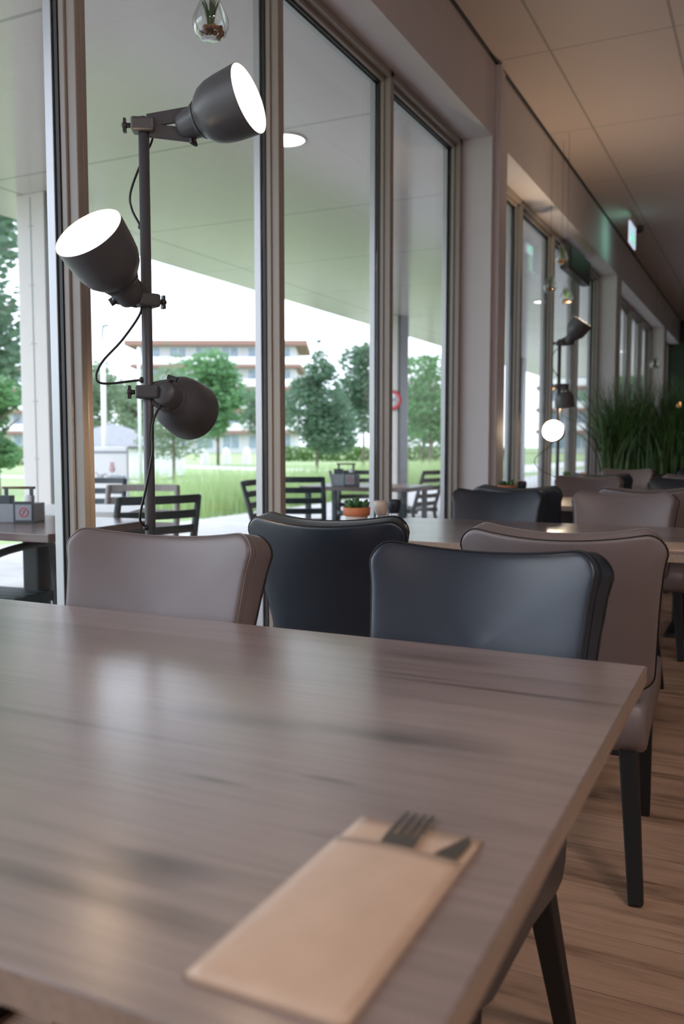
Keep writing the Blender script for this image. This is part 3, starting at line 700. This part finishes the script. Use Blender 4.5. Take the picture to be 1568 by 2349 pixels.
# ------------------------------------------------------------------ dining chairs
def dining_chair(mat, seam, seamd):
    # local frame: sitter faces -y, front face of the back reaches y=+0.30 at the top
    root = empty('dining_chair')
    HT = 0.92
    def outline(n_c=7):
        pts = []; hwb, hwt = 0.196, 0.222; zb = 0.515; r = 0.045
        def hw(z): t = (z - zb) / (HT - zb); return hwb + (hwt - hwb) * t ** 1.6
        # right side up, top across, left side down, bottom
        rs = []
        for i in range(n_c): a = R(-90 + 90 * i / (n_c - 1)); rs.append((hw(zb) - r + r * math.cos(a), zb + r + r * math.sin(a)))
        for i in range(1, 9): z = zb + r + (HT - zb - 2 * r) * i / 9; rs.append((hw(z), z))
        for i in range(n_c): a = R(90 * i / (n_c - 1)); rs.append((hw(HT) - r + r * math.cos(a), HT - r + r * math.sin(a)))
        top = []
        for i in range(1, 11): x = (hw(HT) - r) * (1 - 2 * i / 11); top.append((x, HT))
        ls = [(-x, z) for x, z in reversed(rs)]
        bot = [((hw(zb) - r) * (-1 + 2 * i / 11), zb) for i in range(1, 11)]
        return rs + top + ls + bot
    O = outline(); cz0 = 0.72
    def sag(x, z):
        t = max(0, (z - 0.75) / (HT - 0.75)); return z - 0.020 * t * (1 - min(1, (x / 0.2) ** 2))
    def yc(x, z):
        t = max(0, (z - 0.335)) / (HT - 0.335)
        return 0.165 + 0.135 * t ** 1.15 + 0.045 * (1 - (x / 0.22) ** 2) * (0.35 + 0.65 * t)
    def thick(z):
        t = min(1, max(0, (z - 0.5) / 0.35)); return 0.055 + 0.035 * t * t * (3 - 2 * t)
    rings = [(1.0, 0.010), (0.985, 0.003), (0.95, 0.0), (0.82, -0.004), (0.6, -0.006), (0.3, -0.006)]
    vs = []; n = len(O); fs = []
    for side in (0, 1):
        for s_, off in rings:
            for x, z in O:
                if side: x = x * 1.085; zz = z - (0.012 if z > 0.8 else 0)
                else: zz = z
                X_ = x * s_; Z_ = cz0 + (zz - cz0) * s_; Z2 = sag(X_, Z_)
                y = yc(min(0.22, max(-0.22, X_)), Z_)
                vs.append((X_, y + (thick(Z_) - off if side else off), Z2))
        X_, Z_ = 0, cz0; vs.append((0, yc(0, Z_) + (thick(Z_) + 0.006 if side else -0.006), Z_))
    per = n * len(rings) + 1
    for side in (0, 1):
        b0 = side * per
        for k in range(len(rings) - 1):
            for j in range(n):
                a, b, c_, d = b0 + k * n + j, b0 + k * n + (j + 1) % n, b0 + (k + 1) * n + (j + 1) % n, b0 + (k + 1) * n + j
                fs.append((a, b, c_, d) if side == 0 else (d, c_, b, a))
        k = len(rings) - 1; ce = b0 + per - 1
        for j in range(n):
            a, b = b0 + k * n + j, b0 + k * n + (j + 1) % n
            fs.append((a, b, ce) if side == 0 else (b, a, ce))
    # side strip, slightly bulged
    mid = len(vs)
    for j in range(n):
        a = Vector(vs[j]); b = Vector(vs[per + j]); m = (a + b) / 2
        out = Vector((O[j][0], 0, (O[j][1] - cz0) * 0.6)).normalized(); vs.append(tuple(m + out * 0.004))
    for j in range(n):
        j2 = (j + 1) % n
        fs.append((mid + j, mid + j2, j2, j)); fs.append((per + j, per + j2, mid + j2, mid + j))
    fs = [tuple(reversed(f)) for f in fs]
    bk = MB().add(vs, fs, 0, True).build('backrest', mat, root)
    md = bk.modifiers.new('sub', 'SUBSURF'); md.levels = 1; md.render_levels = 2
    loop_f = [vs[j] for j in range(n)]; loop_b = [vs[per + j] for j in range(n)]
    MB().tube(loop_f, 0.0020, 6, closed=True).build('front_piping', seam, bk)
    MB().tube(loop_b, 0.0020, 6, closed=True).build('rear_piping', seamd, bk)
    st = [tuple(Vector(loop_f[j]) * 0.80 + Vector(loop_b[j]) * 0.20 + Vector((O[j][0] * 0.012, 0, 0))) for j in range(n)]
    MB().tube(st, 0.0010, 5, closed=True).build('side_stitching', seam, bk)
    # seat: padded block with rounded ends
    prof = [(-0.300, 0.435), (-0.285, 0.400), (-0.25, 0.385), (0.0, 0.365), (0.17, 0.345), (0.215, 0.348), (0.24, 0.375), (0.248, 0.42), (0.245, 0.460),
            (0.22, 0.480), (0.0, 0.497), (-0.20, 0.497), (-0.27, 0.488), (-0.297, 0.465)]
    vs = []; fs = []; xs = [-0.192, -0.186, -0.170, -0.1, 0, 0.1, 0.170, 0.186, 0.192]
    for x in xs:
        ins = {0.192: 0.018, 0.186: 0.006}.get(abs(x), 0.0)
        for y, z in prof:
            cy_ = -0.05; cz = 0.43
            d = Vector((y - cy_, z - cz)); L_ = d.length; d *= max(0, (L_ - ins) / L_)
            vs.append((x, cy_ + d.x, cz + d.y + (0.006 if z > 0.48 and abs(x) < 0.15 else 0)))
    m_ = len(prof)
    for i in range(len(xs) - 1):
        for j in range(m_): fs.append((i * m_ + j, (i + 1) * m_ + j, (i + 1) * m_ + (j + 1) % m_, i * m_ + (j + 1) % m_))
    fs.append(tuple(range(m_))); fs.append(tuple((len(xs) - 1) * m_ + j for j in range(m_ - 1, -1, -1)))
    st_ = MB().add(vs, fs, 0, True).build('seat', mat, root)
    e = st_.modifiers.new('edge', 'EDGE_SPLIT'); e.split_angle = R(50)
    for s_ in (-1, 1):
        MB().beam((s_ * 0.152, -0.235, 0.40), (s_ * 0.155, -0.262, 0.0), 0.044, 0.044, 0.034, 0.034).build('leg', 'leg_black', root, bevel=0.004)
        MB().beam((s_ * 0.145, 0.180, 0.40), (s_ * 0.186, 0.300, 0.0), 0.046, 0.050, 0.034, 0.036).build('leg', 'leg_black', root, bevel=0.004)
    return root
cb = dining_chair('black_leather', 'seam_dark', 'seam_dark'); ct = dining_chair('taupe_leather', 'seam_light', 'seam_dark')
GB, GT = 'black leatherette dining chairs', 'taupe leatherette dining chairs'
def chair(src, x, yb, face, label, first=False, zs=1.0, rz=0, xs=1.0):
    # yb: where the top of the backrest front face stands
    y = yb - 0.30 if face == 'near' else yb + 0.30
    o = put(src, (x, y, 0), (0 if face == 'near' else 180) + rz, label, first=first, group=GB if src is cb else GT)
    o.scale = (xs, 1, zs); return o
chair(cb, -0.492, 1.60, 'near', 'black dining chair at the near table, closest to the table corner', True)
chair(ct, -1.195, 1.575, 'near', 'taupe dining chair at the near table, in front of the lamp stand', True, rz=6, xs=1.06)
chair(cb, -1.11, 2.215, 'far', 'black dining chair seen from behind, between the near taupe and black chairs', rz=2)
chair(ct, -0.450, 2.14, 'far', 'taupe dining chair seen from behind, right behind the nearest black chair', rz=2)
chair(cb, -1.18, 4.13, 'near', 'black dining chair at the far side of the second table by the window', zs=0.975)
chair(cb, -1.20, 4.66, 'far', 'black dining chair back to back with the black one at the second table', zs=0.975)
chair(ct, -0.60, 4.18, 'near', 'taupe dining chair at the far side of the second table, aisle side', zs=0.975)
chair(ct, -0.56, 4.75, 'far', 'taupe dining chair behind the second table, nearly hidden by its taupe neighbour', zs=0.975)
chair(ct, -1.13, 6.22, 'near', 'taupe dining chair at the third table, window side', zs=0.975)
chair(cb, -0.50, 6.22, 'near', 'black dining chair at the third table, aisle side', zs=0.975)
chair(cb, -1.15, 6.90, 'far', 'black dining chair turned away behind the third table, window side', zs=0.975)
chair(ct, -0.48, 6.92, 'far', 'taupe dining chair turned away behind the third table, aisle side', zs=0.975)
chair(ct, -1.16, 8.32, 'near', 'taupe dining chair just before the grass planter, window side', zs=0.975)
chair(cb, -0.50, 8.32, 'near', 'black dining chair just before the grass planter, aisle side', zs=0.975)

# ------------------------------------------------------------------ dining tables
def dining_table(y0, y1, label, x0=-1.60, x1=-0.168):
    t = empty('dining_table', ((x0 + x1) / 2, (y0 + y1) / 2, 0), label=label, cat='table', group='wood-look dining tables along the window')
    hx, hy = (x1 - x0) / 2, (y1 - y0) / 2
    MB().box(-hx + 0.0015, hx - 0.0015, -hy + 0.0015, hy - 0.0015, 0.722, 0.75).build('tabletop', 'table', t, bevel=0.0012)
    mb = MB(); mb.box(hx - 0.001, hx, -hy, hy, 0.7225, 0.7485); mb.box(-hx, -hx + 0.001, -hy, hy, 0.7225, 0.7485)
    mb.box(-hx, hx, -hy, -hy + 0.001, 0.7225, 0.7485); mb.box(-hx, hx, hy - 0.001, hy, 0.7225, 0.7485); mb.build('edge_band', 'table_edge', t)
    for s_ in (-1, 1):
        p = MB().box(s_ * 0.42 - 0.04, s_ * 0.42 + 0.04, -0.04, 0.04, 0.02, 0.70).build('pedestal', 'steel_black', t, bevel=0.006)
        MB().box(s_ * 0.42 - 0.05, s_ * 0.42 + 0.05, -hy * 0.75, hy * 0.75, 0.0, 0.022).build('foot_plate', 'steel_black', t, bevel=0.004)
        MB().box(s_ * 0.42 - 0.03, s_ * 0.42 + 0.03, -hy * 0.8, hy * 0.8, 0.70, 0.7215).build('top_bracket', 'steel_black', t, bevel=0.004)
    return t
dining_table(0.42, 1.485, 'near wood-look dining table in the foreground with a kraft cutlery pouch', -1.70)
dining_table(3.06, 4.06, 'second wood-look dining table, carrying the terracotta pot seen above the black chair')
dining_table(5.20, 6.16, 'third wood-look dining table, carrying a small dark succulent pot')
dining_table(7.25, 8.22, 'farthest wood-look dining table before the grass planter')

# ------------------------------------------------------------------ cutlery pouch
def pouch(loc, rz, label, full=True):
    # local: width x 0..0.120, length y 0..0.286 ; opening at the far end
    t = empty('cutlery_pouch', loc, R(rz), label=label, cat='cutlery pouch')
    W_, Ln = 0.121, 0.288
    def sheet(y1, h0, amp, x0=0, x1=W_):
        nx, ny = 12, 14; vs = []
        for j in range(ny + 1):
            for i in range(nx + 1):
                u = i / nx; v = j / ny; x = x0 + (x1 - x0) * u; y = y1 * v
                puff = amp * (math.sin(math.pi * min(1, u * 1.02)) ** 0.6 if 0 < u < 1 else 0) * math.sin(math.pi * 0.5 * min(1, v * 1.8)) * (1 - 0.35 * v)
                vs.append((x, y, h0 + puff))
        fs = [(j * (nx + 1) + i, j * (nx + 1) + i + 1, (j + 1) * (nx + 1) + i + 1, (j + 1) * (nx + 1) + i) for j in range(ny) for i in range(nx)]
        return MB().add(vs, fs, 0, True)
    sheet(Ln, 0.0012, 0.0005).build('back_sheet', 'kraft', t, solid=0.0008)
    sheet(0.232, 0.0040, 0.0060).build('front_sheet', 'kraft', t, solid=0.0008)
    MB().box(0.0, 0.0015, 0, 0.232, 0.0005, 0.0045).box(W_ - 0.0015, W_, 0, Ln - 0.02, 0.0005, 0.0045).box(0, W_, 0, 0.0015, 0.0005, 0.0045).build('folded_edge', 'kraft', t)
    return t
p1 = pouch((-0.343, 0.462, 0.7502), 0, 'brown kraft paper pouch holding a fork and knife on the near table')
p2 = pouch((-0.335, 3.14, 0.7502), 0, 'brown kraft paper pouch lying on the second table at the right edge')
# fork: tines at +y end
def fork(loc, rz, label):
    t = empty('fork', loc, R(rz), label=label, cat='fork')
    mb = MB(); vs = []; fs = []
    st = [(-0.10, 0.006), (-0.02, 0.004), (0.0, 0.004), (0.02, 0.010), (0.035, 0.0125), (0.055, 0.0128)]
    def zz(y): return 0.0008 + 0.0030 * math.sin(max(0, min(1, (y + 0.0) / 0.10)) * math.pi)
    for y, h in st: vs += [(-h, y, zz(y)), (h, y, zz(y)), (h, y, zz(y) + 0.0016), (-h, y, zz(y) + 0.0016)]
    for k in range(len(st) - 1):
        a = 4 * k; b = a + 4; fs += [(a, b, b + 1, a + 1), (a + 3, a + 2, b + 2, b + 3), (a, a + 3, b + 3, b), (a + 1, b + 1, b + 2, a + 2)]
    fs += [(0, 1, 2, 3), (b, b + 3, b + 2, b + 1)]
    mb.add(vs, fs, 0, False); mb.build('handle', 'cutlery', t, bevel=0.0004)
    for k in range(4):
        x = -0.0105 + 0.007 * k; m2 = MB(); ys = [0.054, 0.075, 0.09, 0.102]
        vs = []
        for i, y in enumerate(ys):
            h = 0.0020 - 0.0004 * i; vs += [(x - h, y, zz(y)), (x + h, y, zz(y)), (x + h, y, zz(y) + 0.0016), (x - h, y, zz(y) + 0.0016)]
        fs = []
        for q in range(3):
            a = 4 * q; b = a + 4; fs += [(a, b, b + 1, a + 1), (a + 3, a + 2, b + 2, b + 3), (a, a + 3, b + 3, b), (a + 1, b + 1, b + 2, a + 2)]
        fs += [(0, 1, 2, 3), (b, b + 3, b + 2, b + 1)]
        m2.add(vs, fs, 0, False).build('tine', 'cutlery', t)
    return t
f_ = fork((-0.283, 0.652, 0.7512), 4, 'steel fork with four tines sticking out of the kraft pouch'); f_.scale = (1.22, 1.22, 1.1)
t = empty('knife', (-0.247, 0.665, 0.7510), R(-8), label='steel table knife tip beside the fork in the kraft pouch', cat='knife')
vs = [(-0.009, -0.06, 0.002), (0.009, -0.06, 0.002), (0.011, 0.05, 0.002), (0.009, 0.07, 0.002), (0.002, 0.084, 0.002), (-0.009, 0.04, 0.002)]
vs2 = [(x, y, z + 0.0018) for x, y, z in vs]; k = len(vs)
MB().add(vs + vs2, [tuple(range(k - 1, -1, -1)), tuple(range(k, 2 * k))] + [(i, (i + 1) % k, k + (i + 1) % k, k + i) for i in range(k)]).build('blade', 'cutlery', t)
MB().box(-0.006, 0.006, -0.13, -0.06, 0.0006, 0.004).build('handle', 'cutlery', t, bevel=0.002)

# ------------------------------------------------------------------ table-top pots and mills
def zig_mat():
    m, nt, b = new_mat('white_patterned_glaze')
    t_ = N(nt, 'ShaderNodeTexCoord'); s = N(nt, 'ShaderNodeSeparateXYZ'); L(nt, t_.outputs['Object'], s.inputs[0])
    an = mth(nt, 'ARCTAN2', s.outputs['Y'], s.outputs['X'])
    tri = mth(nt, 'PINGPONG', mth(nt, 'MULTIPLY', an, 3.2), 0.5)
    z = mth(nt, 'DIVIDE', mth(nt, 'SUBTRACT', s.outputs['Z'], 0.033), 0.018)
    k = mth(nt, 'LESS_THAN', mth(nt, 'ABSOLUTE', mth(nt, 'SUBTRACT', z, tri)), 0.16)
    L(nt, mixc(nt, k, (0.68, 0.63, 0.62), (0.30, 0.27, 0.30)), b.inputs['Base Color']); return m
M['zig'] = zig_mat()
def pot(loc, label, seed, sc_=1.0):
    rnd = random.Random(seed); t = empty('succulent_pot', loc, label=label, cat='potted plant'); t.scale = (sc_,) * 3
    MB().lathe([(0, 0.036), (0.068, 0.048)], 32, capa=True).build('pot', 'zig', t)
    MB().lathe([(0.066, 0.049), (0.068, 0.055), (0.102, 0.057), (0.103, 0.052), (0.085, 0.048)], 32).build('terracotta_rim', 'terracotta', t)
    MB().lathe([(0.09, 0.049)], 24, capb=True).build('soil', 'soil', t)
    mb = MB()
    for i in range(16):
        a = rnd.uniform(0, 6.28); ti = R(rnd.uniform(5, 60)); Ln = rnd.uniform(0.04, 0.062)
        d = Vector((math.cos(a) * math.sin(ti), math.sin(a) * math.sin(ti), math.cos(ti))); b = Vector((math.cos(a) * 0.015, math.sin(a) * 0.015, 0.088))
        mb.tube([b, b + d * Ln * 0.5, b + d * Ln * 0.8, b + d * Ln], [0.005, 0.011, 0.009, 0.001], 8)
    mb.build('leaves', 'leafgreen', t)
def mill(loc, cap, label):
    t = empty('spice_mill', loc, label=label, cat='mill')
    MB().lathe([(0, 0.027), (0.02, 0.029), (0.045, 0.022), (0.062, 0.020)], 20, capa=True).build('glass_body', 'clear', t)
    MB().lathe([(0.003, 0.022), (0.03, 0.022)], 16, capa=True, capb=True).build('filling', 'salt', t)
    MB().lathe([(0.060, 0.021), (0.066, 0.024), (0.082, 0.029), (0.112, 0.031), (0.120, 0.027)], 24, capa=True, capb=True).build('cap', cap, t)
pot((-1.53, 3.29, 0.75), 'terracotta-rimmed patterned pot with a succulent on the second table', 3)
mill((-1.49, 3.45, 0.75), 'cream', 'spice mill with a cream cap right of the second table pot')
mill((-1.475, 3.56, 0.75), 'navy', 'spice mill with a navy cap right of the cream one on the second table')
pot((-1.50, 5.48, 0.75), 'terracotta pot with a dark bushy succulent on the third table', 5)
mill((-1.46, 5.72, 0.75), 'navy', 'spice mill with a navy cap beside the third table pot')
mill((-1.52, 5.84, 0.75), 'cream', 'spice mill with a cream cap on the third table')
pot((-1.50, 7.42, 0.75), 'terracotta pot on the farthest table by the grass planter', 6)
mill((-1.46, 7.85, 0.75), 'cream', 'spice mill with a cream cap on the farthest table')

# ------------------------------------------------------------------ lamps
def head(parent, joint, axis, scale, lit, pole_xy, zc, knob_dir, watts):
    """bell shade on a swivel: joint = swivel point, axis = where it shines"""
    J = Vector(joint); A = Vector(axis).normalized(); s = scale * 0.00109
    prof = [(172, 81), (150, 80), (115, 77.5), (88, 74), (66, 66), (52, 55), (43, 46), (39, 43)]
    t = MB().lathe([(h * s, r * s) for h, r in prof], 48, J, A)
    t.lathe([(38 * s, 45 * s), (35 * s, 42 * s), (30 * s, 41.5 * s), (28 * s, 38 * s)], 32, J, A)
    sh = t.build('lamp_shade', 'lampmetal', parent)
    MB().lathe([(172 * s, 81 * s), (172.6 * s, 79.6 * s), (150 * s, 78.2 * s), (115 * s, 75.6 * s), (88 * s, 71.8 * s), (66 * s, 63.5 * s), (52 * s, 51 * s), (46 * s, 42 * s), (45 * s, 5 * s)], 48, J, A, capb=True).build('white_lining', 'shadewhite', sh)
    # neck: tapered socket housing flattened towards the joint
    MB().lathe([(31 * s, 39 * s), (10 * s, 36 * s), (-12 * s, 31 * s), (-17 * s, 28 * s), (-18 * s, 2 * s)], 28, J, A, capb=True).build('lamp_neck', 'lampmetal', sh)
    MB().lathe([(44 * s, 16 * s), (68 * s, 18 * s), (93 * s, 33 * s), (113 * s, 38 * s), (130 * s, 30 * s), (138 * s, 8 * s)], 24, J, A, capb=True).build('light_bulb', 'bulb' if lit else 'bulb', sh)
    # swivel pin with wing knob
    u = Vector(knob_dir).normalized(); u = (u - A * u.dot(A)).normalized()
    c = J + A * (6 * s)
    k = MB(); k.tube([c - u * 0.033, c + u * 0.040], 0.009, 12)
    w_ = A.cross(u).normalized()
    e = c + u * 0.046
    k.beam(e - w_ * 0.014, e + w_ * 0.014, 0.007, 0.012, 0.007, 0.012, up=tuple(u + Vector((0.01, 0.02, 0.03))))
    k.build('wing_knob', 'knob', sh)
    # bracket from pole clamp to joint: two cheeks
    P = Vector((pole_xy[0], pole_xy[1], zc)); d = (J - P); d2 = d.normalized()
    b = MB(); sd_ = u * 0.030
    b.beam(P + d2 * 0.012 + sd_ * 0.4, c + sd_ + d2 * 0.012, 0.010, 0.034, 0.010, 0.034, up=tuple(u))
    b.beam(P + d2 * 0.012 - sd_ * 0.4, c - sd_ + d2 * 0.012, 0.010, 0.034, 0.010, 0.034, up=tuple(u))
    b.build('swivel_bracket', 'lampmetal', parent, bevel=0.002)
    if lit:
        ld = bpy.data.lights.new('lamp_light', 'POINT'); ld.energy = watts; ld.color = (1.0, 0.72, 0.45); ld.shadow_soft_size = 0.02
        lo = bpy.data.objects.new('lamp_light', ld); C.objects.link(lo); lo.parent = sh; lo.location = J + A * (152 * s)
def clamp(parent, xy, z, d):
    d = Vector((d[0], d[1], 0)).normalized(); q = Vector((-d.y, d.x, 0)); P = Vector((xy[0], xy[1], z))
    m4 = Matrix.Translation(P) @ Matrix(((d.x, q.x, 0, 0), (d.y, q.y, 0, 0), (0, 0, 1, 0), (0, 0, 0, 1)))
    c = MB().box(-0.030, 0.030, -0.024, 0.024, -0.017, 0.017, 0, m4).build('pole_clamp', 'lampmetal', parent, bevel=0.007, seg=3)
    k = MB(); k.tube([P - d * 0.03, P - d * 0.044], 0.006, 10)
    e = P - d * 0.047; k.beam(e - Vector((0, 0, 0.017)), e + Vector((0, 0, 0.017)), 0.008, 0.015, 0.006, 0.012, up=tuple(q)); k.ball(tuple(e), 0.009, 10)
    k.build('clamp_knob', 'knob', c)
rt = Vector((0.8996, 0.4368, 0)); up_ = Vector((-0.033, 0.069, 0.997)); tw = Vector((0.436, -0.897, 0.076))
def ax(r, u, t): return rt * r + up_ * u + tw * t

def spot_lamp(name, xy, top, heads, cables, label, lit):
    root = empty(name, (0, 0, 0), label=label, cat='floor lamp')
    root.location = (xy[0], xy[1], 0)
    def w2l(p): return Vector(p) - Vector((xy[0], xy[1], 0))
    MB().lathe([(0, 0.135), (0.008, 0.135), (0.016, 0.125), (0.018, 0.02)], 40, capa=True).build('base', 'lampmetal', root)
    MB().tube([(0, 0, 0.016), (0, 0, top)], 0.0135, 20).ball((0, 0, top), 0.0145, 12, 0, (1, 1, 0.5)).build('pole', 'lampmetal', root)
    for (J, A, s, zc, kd, wt) in heads:
        Jl = w2l(J); clamp(root, (0, 0), zc, Jl)
        head(root, Jl, A, s, True, (0, 0), zc, kd, wt)
    for pts in cables:
        c = MB().tube(spline([w2l(p) for p in pts], 8), 0.0031, 8).build('cable', 'cable', root)
        MB().ball(tuple(w2l(pts[-1])), 0.008, 10).build('cable_grommet', 'knob', c)
    return root
PX, PY = -1.447, 1.835
heads1 = [((-1.352, 1.889, 1.915), ax(0.906, 0.205, 0.376), 0.96, 1.912, (0, 0, -1), 2.0),
          ((-1.468, 1.792, 1.490), ax(-0.344, 0.600, 0.741), 1.0, 1.478, tuple(ax(-0.8, -0.5, 0.1)), 2.0),
          ((-1.408, 1.856, 1.240), ax(0.20, -0.13, -0.88), 0.92, 1.245, tuple(ax(0.3, 0.9, 0)), 4.0)]
cab1 = [[(-1.435, 1.862, 1.91), (-1.452, 1.87, 1.88), (-1.471, 1.856, 1.834), (-1.494, 1.838, 1.756), (-1.490, 1.836, 1.712), (-1.461, 1.835, 1.664)],
        [(-1.450, 1.820, 1.472), (-1.462, 1.824, 1.44), (-1.501, 1.802, 1.377), (-1.545, 1.777, 1.322), (-1.558, 1.767, 1.283), (-1.538, 1.775, 1.266), (-1.458, 1.825, 1.276)],
        [(-1.405, 1.85, 1.23), (-1.424, 1.830, 1.18), (-1.427, 1.822, 1.132), (-1.423, 1.818, 1.088), (-1.436, 1.806, 0.999), (-1.452, 1.80, 0.921), (-1.450, 1.822, 0.895)]]
spot_lamp('floor_lamp', (PX, PY), 1.928, heads1, cab1, 'grey floor lamp with three bell-shaped spotlights behind the taupe chair', True)
QX, QY = -1.476, 6.86
def r2(p, k=1.0): return (QX + p[0], QY + p[1], p[2])
heads2 = [(r2((0.06, 0.03, 1.900)), ax(0.505, 0.784, 0.31), 0.95, 1.885, (0, 0.2, -1), 20.0),
          (r2((0.03, 0.02, 1.560)), ax(0.136, -0.96, -0.25), 0.86, 1.560, tuple(ax(-1, 0, 0)), 3.0),
          (r2((0.01, -0.06, 1.190)), ax(-0.449, 0.09, 0.93), 0.90, 1.190, tuple(ax(0, -1, 0)), 3.0)]
cab2 = [[r2((0, 0.02, 1.87)), r2((-0.05, 0, 1.80)), r2((-0.05, 0, 1.70)), r2((-0.013, 0, 1.64))],
        [r2((0, 0, 1.18)), r2((-0.06, 0, 1.10)), r2((-0.17, -0.02, 1.0)), r2((-0.14, 0, 0.92)), r2((-0.013, 0, 0.86))]]
spot_lamp('floor_lamp', (QX, QY), 1.91, heads2, cab2, 'farther grey floor lamp with three spotlights before the grass planter', True)

# ------------------------------------------------------------------ hanging glass bulbs
def glass_bulb(x, y, zb, label, s=1.0, seed=1, group=None):
    rnd = random.Random(seed); t = empty('hanging_glass_bulb', (x, y, zb), label=label, cat='hanging planter', group=group)
    MB().lathe([(0.0, 0.024 * s), (0.003, 0.030 * s), (0.012, 0.042 * s), (0.035 * s, 0.051 * s), (0.055 * s, 0.051 * s), (0.09 * s, 0.036 * s), (0.12 * s, 0.021 * s), (0.145 * s, 0.014 * s), (0.165 * s, 0.010 * s), (0.168 * s, 0.003)], 32, capa=True, capb=True).build('glass_vessel', 'clear', t)
    mb = MB()
    for _ in range(26):
        a = rnd.uniform(0, 6.28); r = rnd.uniform(0, 0.036) * s
        mb.ball((r * math.cos(a), r * math.sin(a), rnd.uniform(0.012, 0.038) * s), rnd.uniform(0.006, 0.010) * s, 8, 0, (1, rnd.uniform(0.7, 1), 0.8))
    p = mb.build('pebbles', 'pebble', t); p['kind'] = 'stuff'
    mb = MB()
    for _ in range(22):
        a = rnd.uniform(0, 6.28); l = rnd.uniform(0.05, 0.10) * s; o = Vector((rnd.uniform(-0.006, 0.006), rnd.uniform(-0.006, 0.006), 0.035 * s))
        mb.tube([o, o + Vector((math.cos(a) * l * 0.12, math.sin(a) * l * 0.12, l * 0.6)), o + Vector((math.cos(a) * l * 0.28, math.sin(a) * l * 0.28, l))], [0.003, 0.0028, 0.0006], 6)
    mb.build('plant', 'leafgreen', t)
    MB().tube([(0, 0, 0.165 * s), (0, 0, (CEIL if x > XI else HEAD) - zb)], 0.0012, 6).build('cord', 'cable', t)
glass_bulb(-1.472, 2.175, 2.262, 'clear glass bulb with pebbles and a green plant hanging above the near lamp', seed=2)
glass_bulb(-1.60, 7.05, 2.31, 'lowest-left hanging glass bulb near the farther floor lamp', seed=3)
glass_bulb(-1.53, 7.12, 2.53, 'highest hanging glass bulb near the farther floor lamp', seed=4)
glass_bulb(-1.45, 6.95, 2.19, 'hanging glass bulb with green plant right above the farther lamp', seed=5)
glass_bulb(-1.45, 12.8, 2.15, 'farthest hanging glass bulb beyond the entrance', s=1.3, seed=6)

# ------------------------------------------------------------------ grass planter
t = empty('planter', (-0.62, 9.05, 0), label='long dark planter box closing off the dining area', cat='planter')
mb = MB(); mb.box(-0.88, 1.1, -0.19, 0.19, 0, 0.82); mb.build('box', 'fabric_dark', t, bevel=0.01)
MB().box(-0.84, 1.06, -0.16, 0.16, 0.821, 0.83).build('soil', 'soil', t)
def area():
    x = random.uniform(-0.86, 1.0); return x, random.gauss(0, 0.07)
mb = blades(area, 3600, 0.95, 0.011, 0.0, 0.42, 5)
def area(): return random.uniform(-0.88, -0.70), random.gauss(0, 0.06)
m2 = blades(area, 260, 0.95, 0.011, 0.0, 0.75, 5); mb.add(m2.v, m2.f)
o = mb.build('ornamental_grass', 'blade', loc=(-0.62, 9.05, 0.83))
tag(o, 'tall dark green ornamental grass filling the long planter', 'grass', kind='stuff')
# small warm pendants far behind the planter
for i, (x, y, z) in enumerate(((-1.28, 14.6, 1.72), (-0.95, 14.0, 1.62), (-0.93, 12.6, 1.92))):
    t = empty('pendant_lamp', (x, y, z), label=('small warm pendant bulb behind the grass, left one', 'small warm pendant bulb behind the grass, middle one', 'small warm pendant bulb at the right edge above the grass')[i], cat='pendant lamp')
    MB().ball((0, 0, 0), 0.035, 14, 0, (1, 1, 1.2)).build('bulb', 'warm_bulb', t)
    MB().lathe([(0.04, 0.02), (0.09, 0.018)], 12, capb=True).tube([(0, 0, 0.09), (0, 0, CEIL - z)], 0.003, 6).build('cord', 'cable', t)
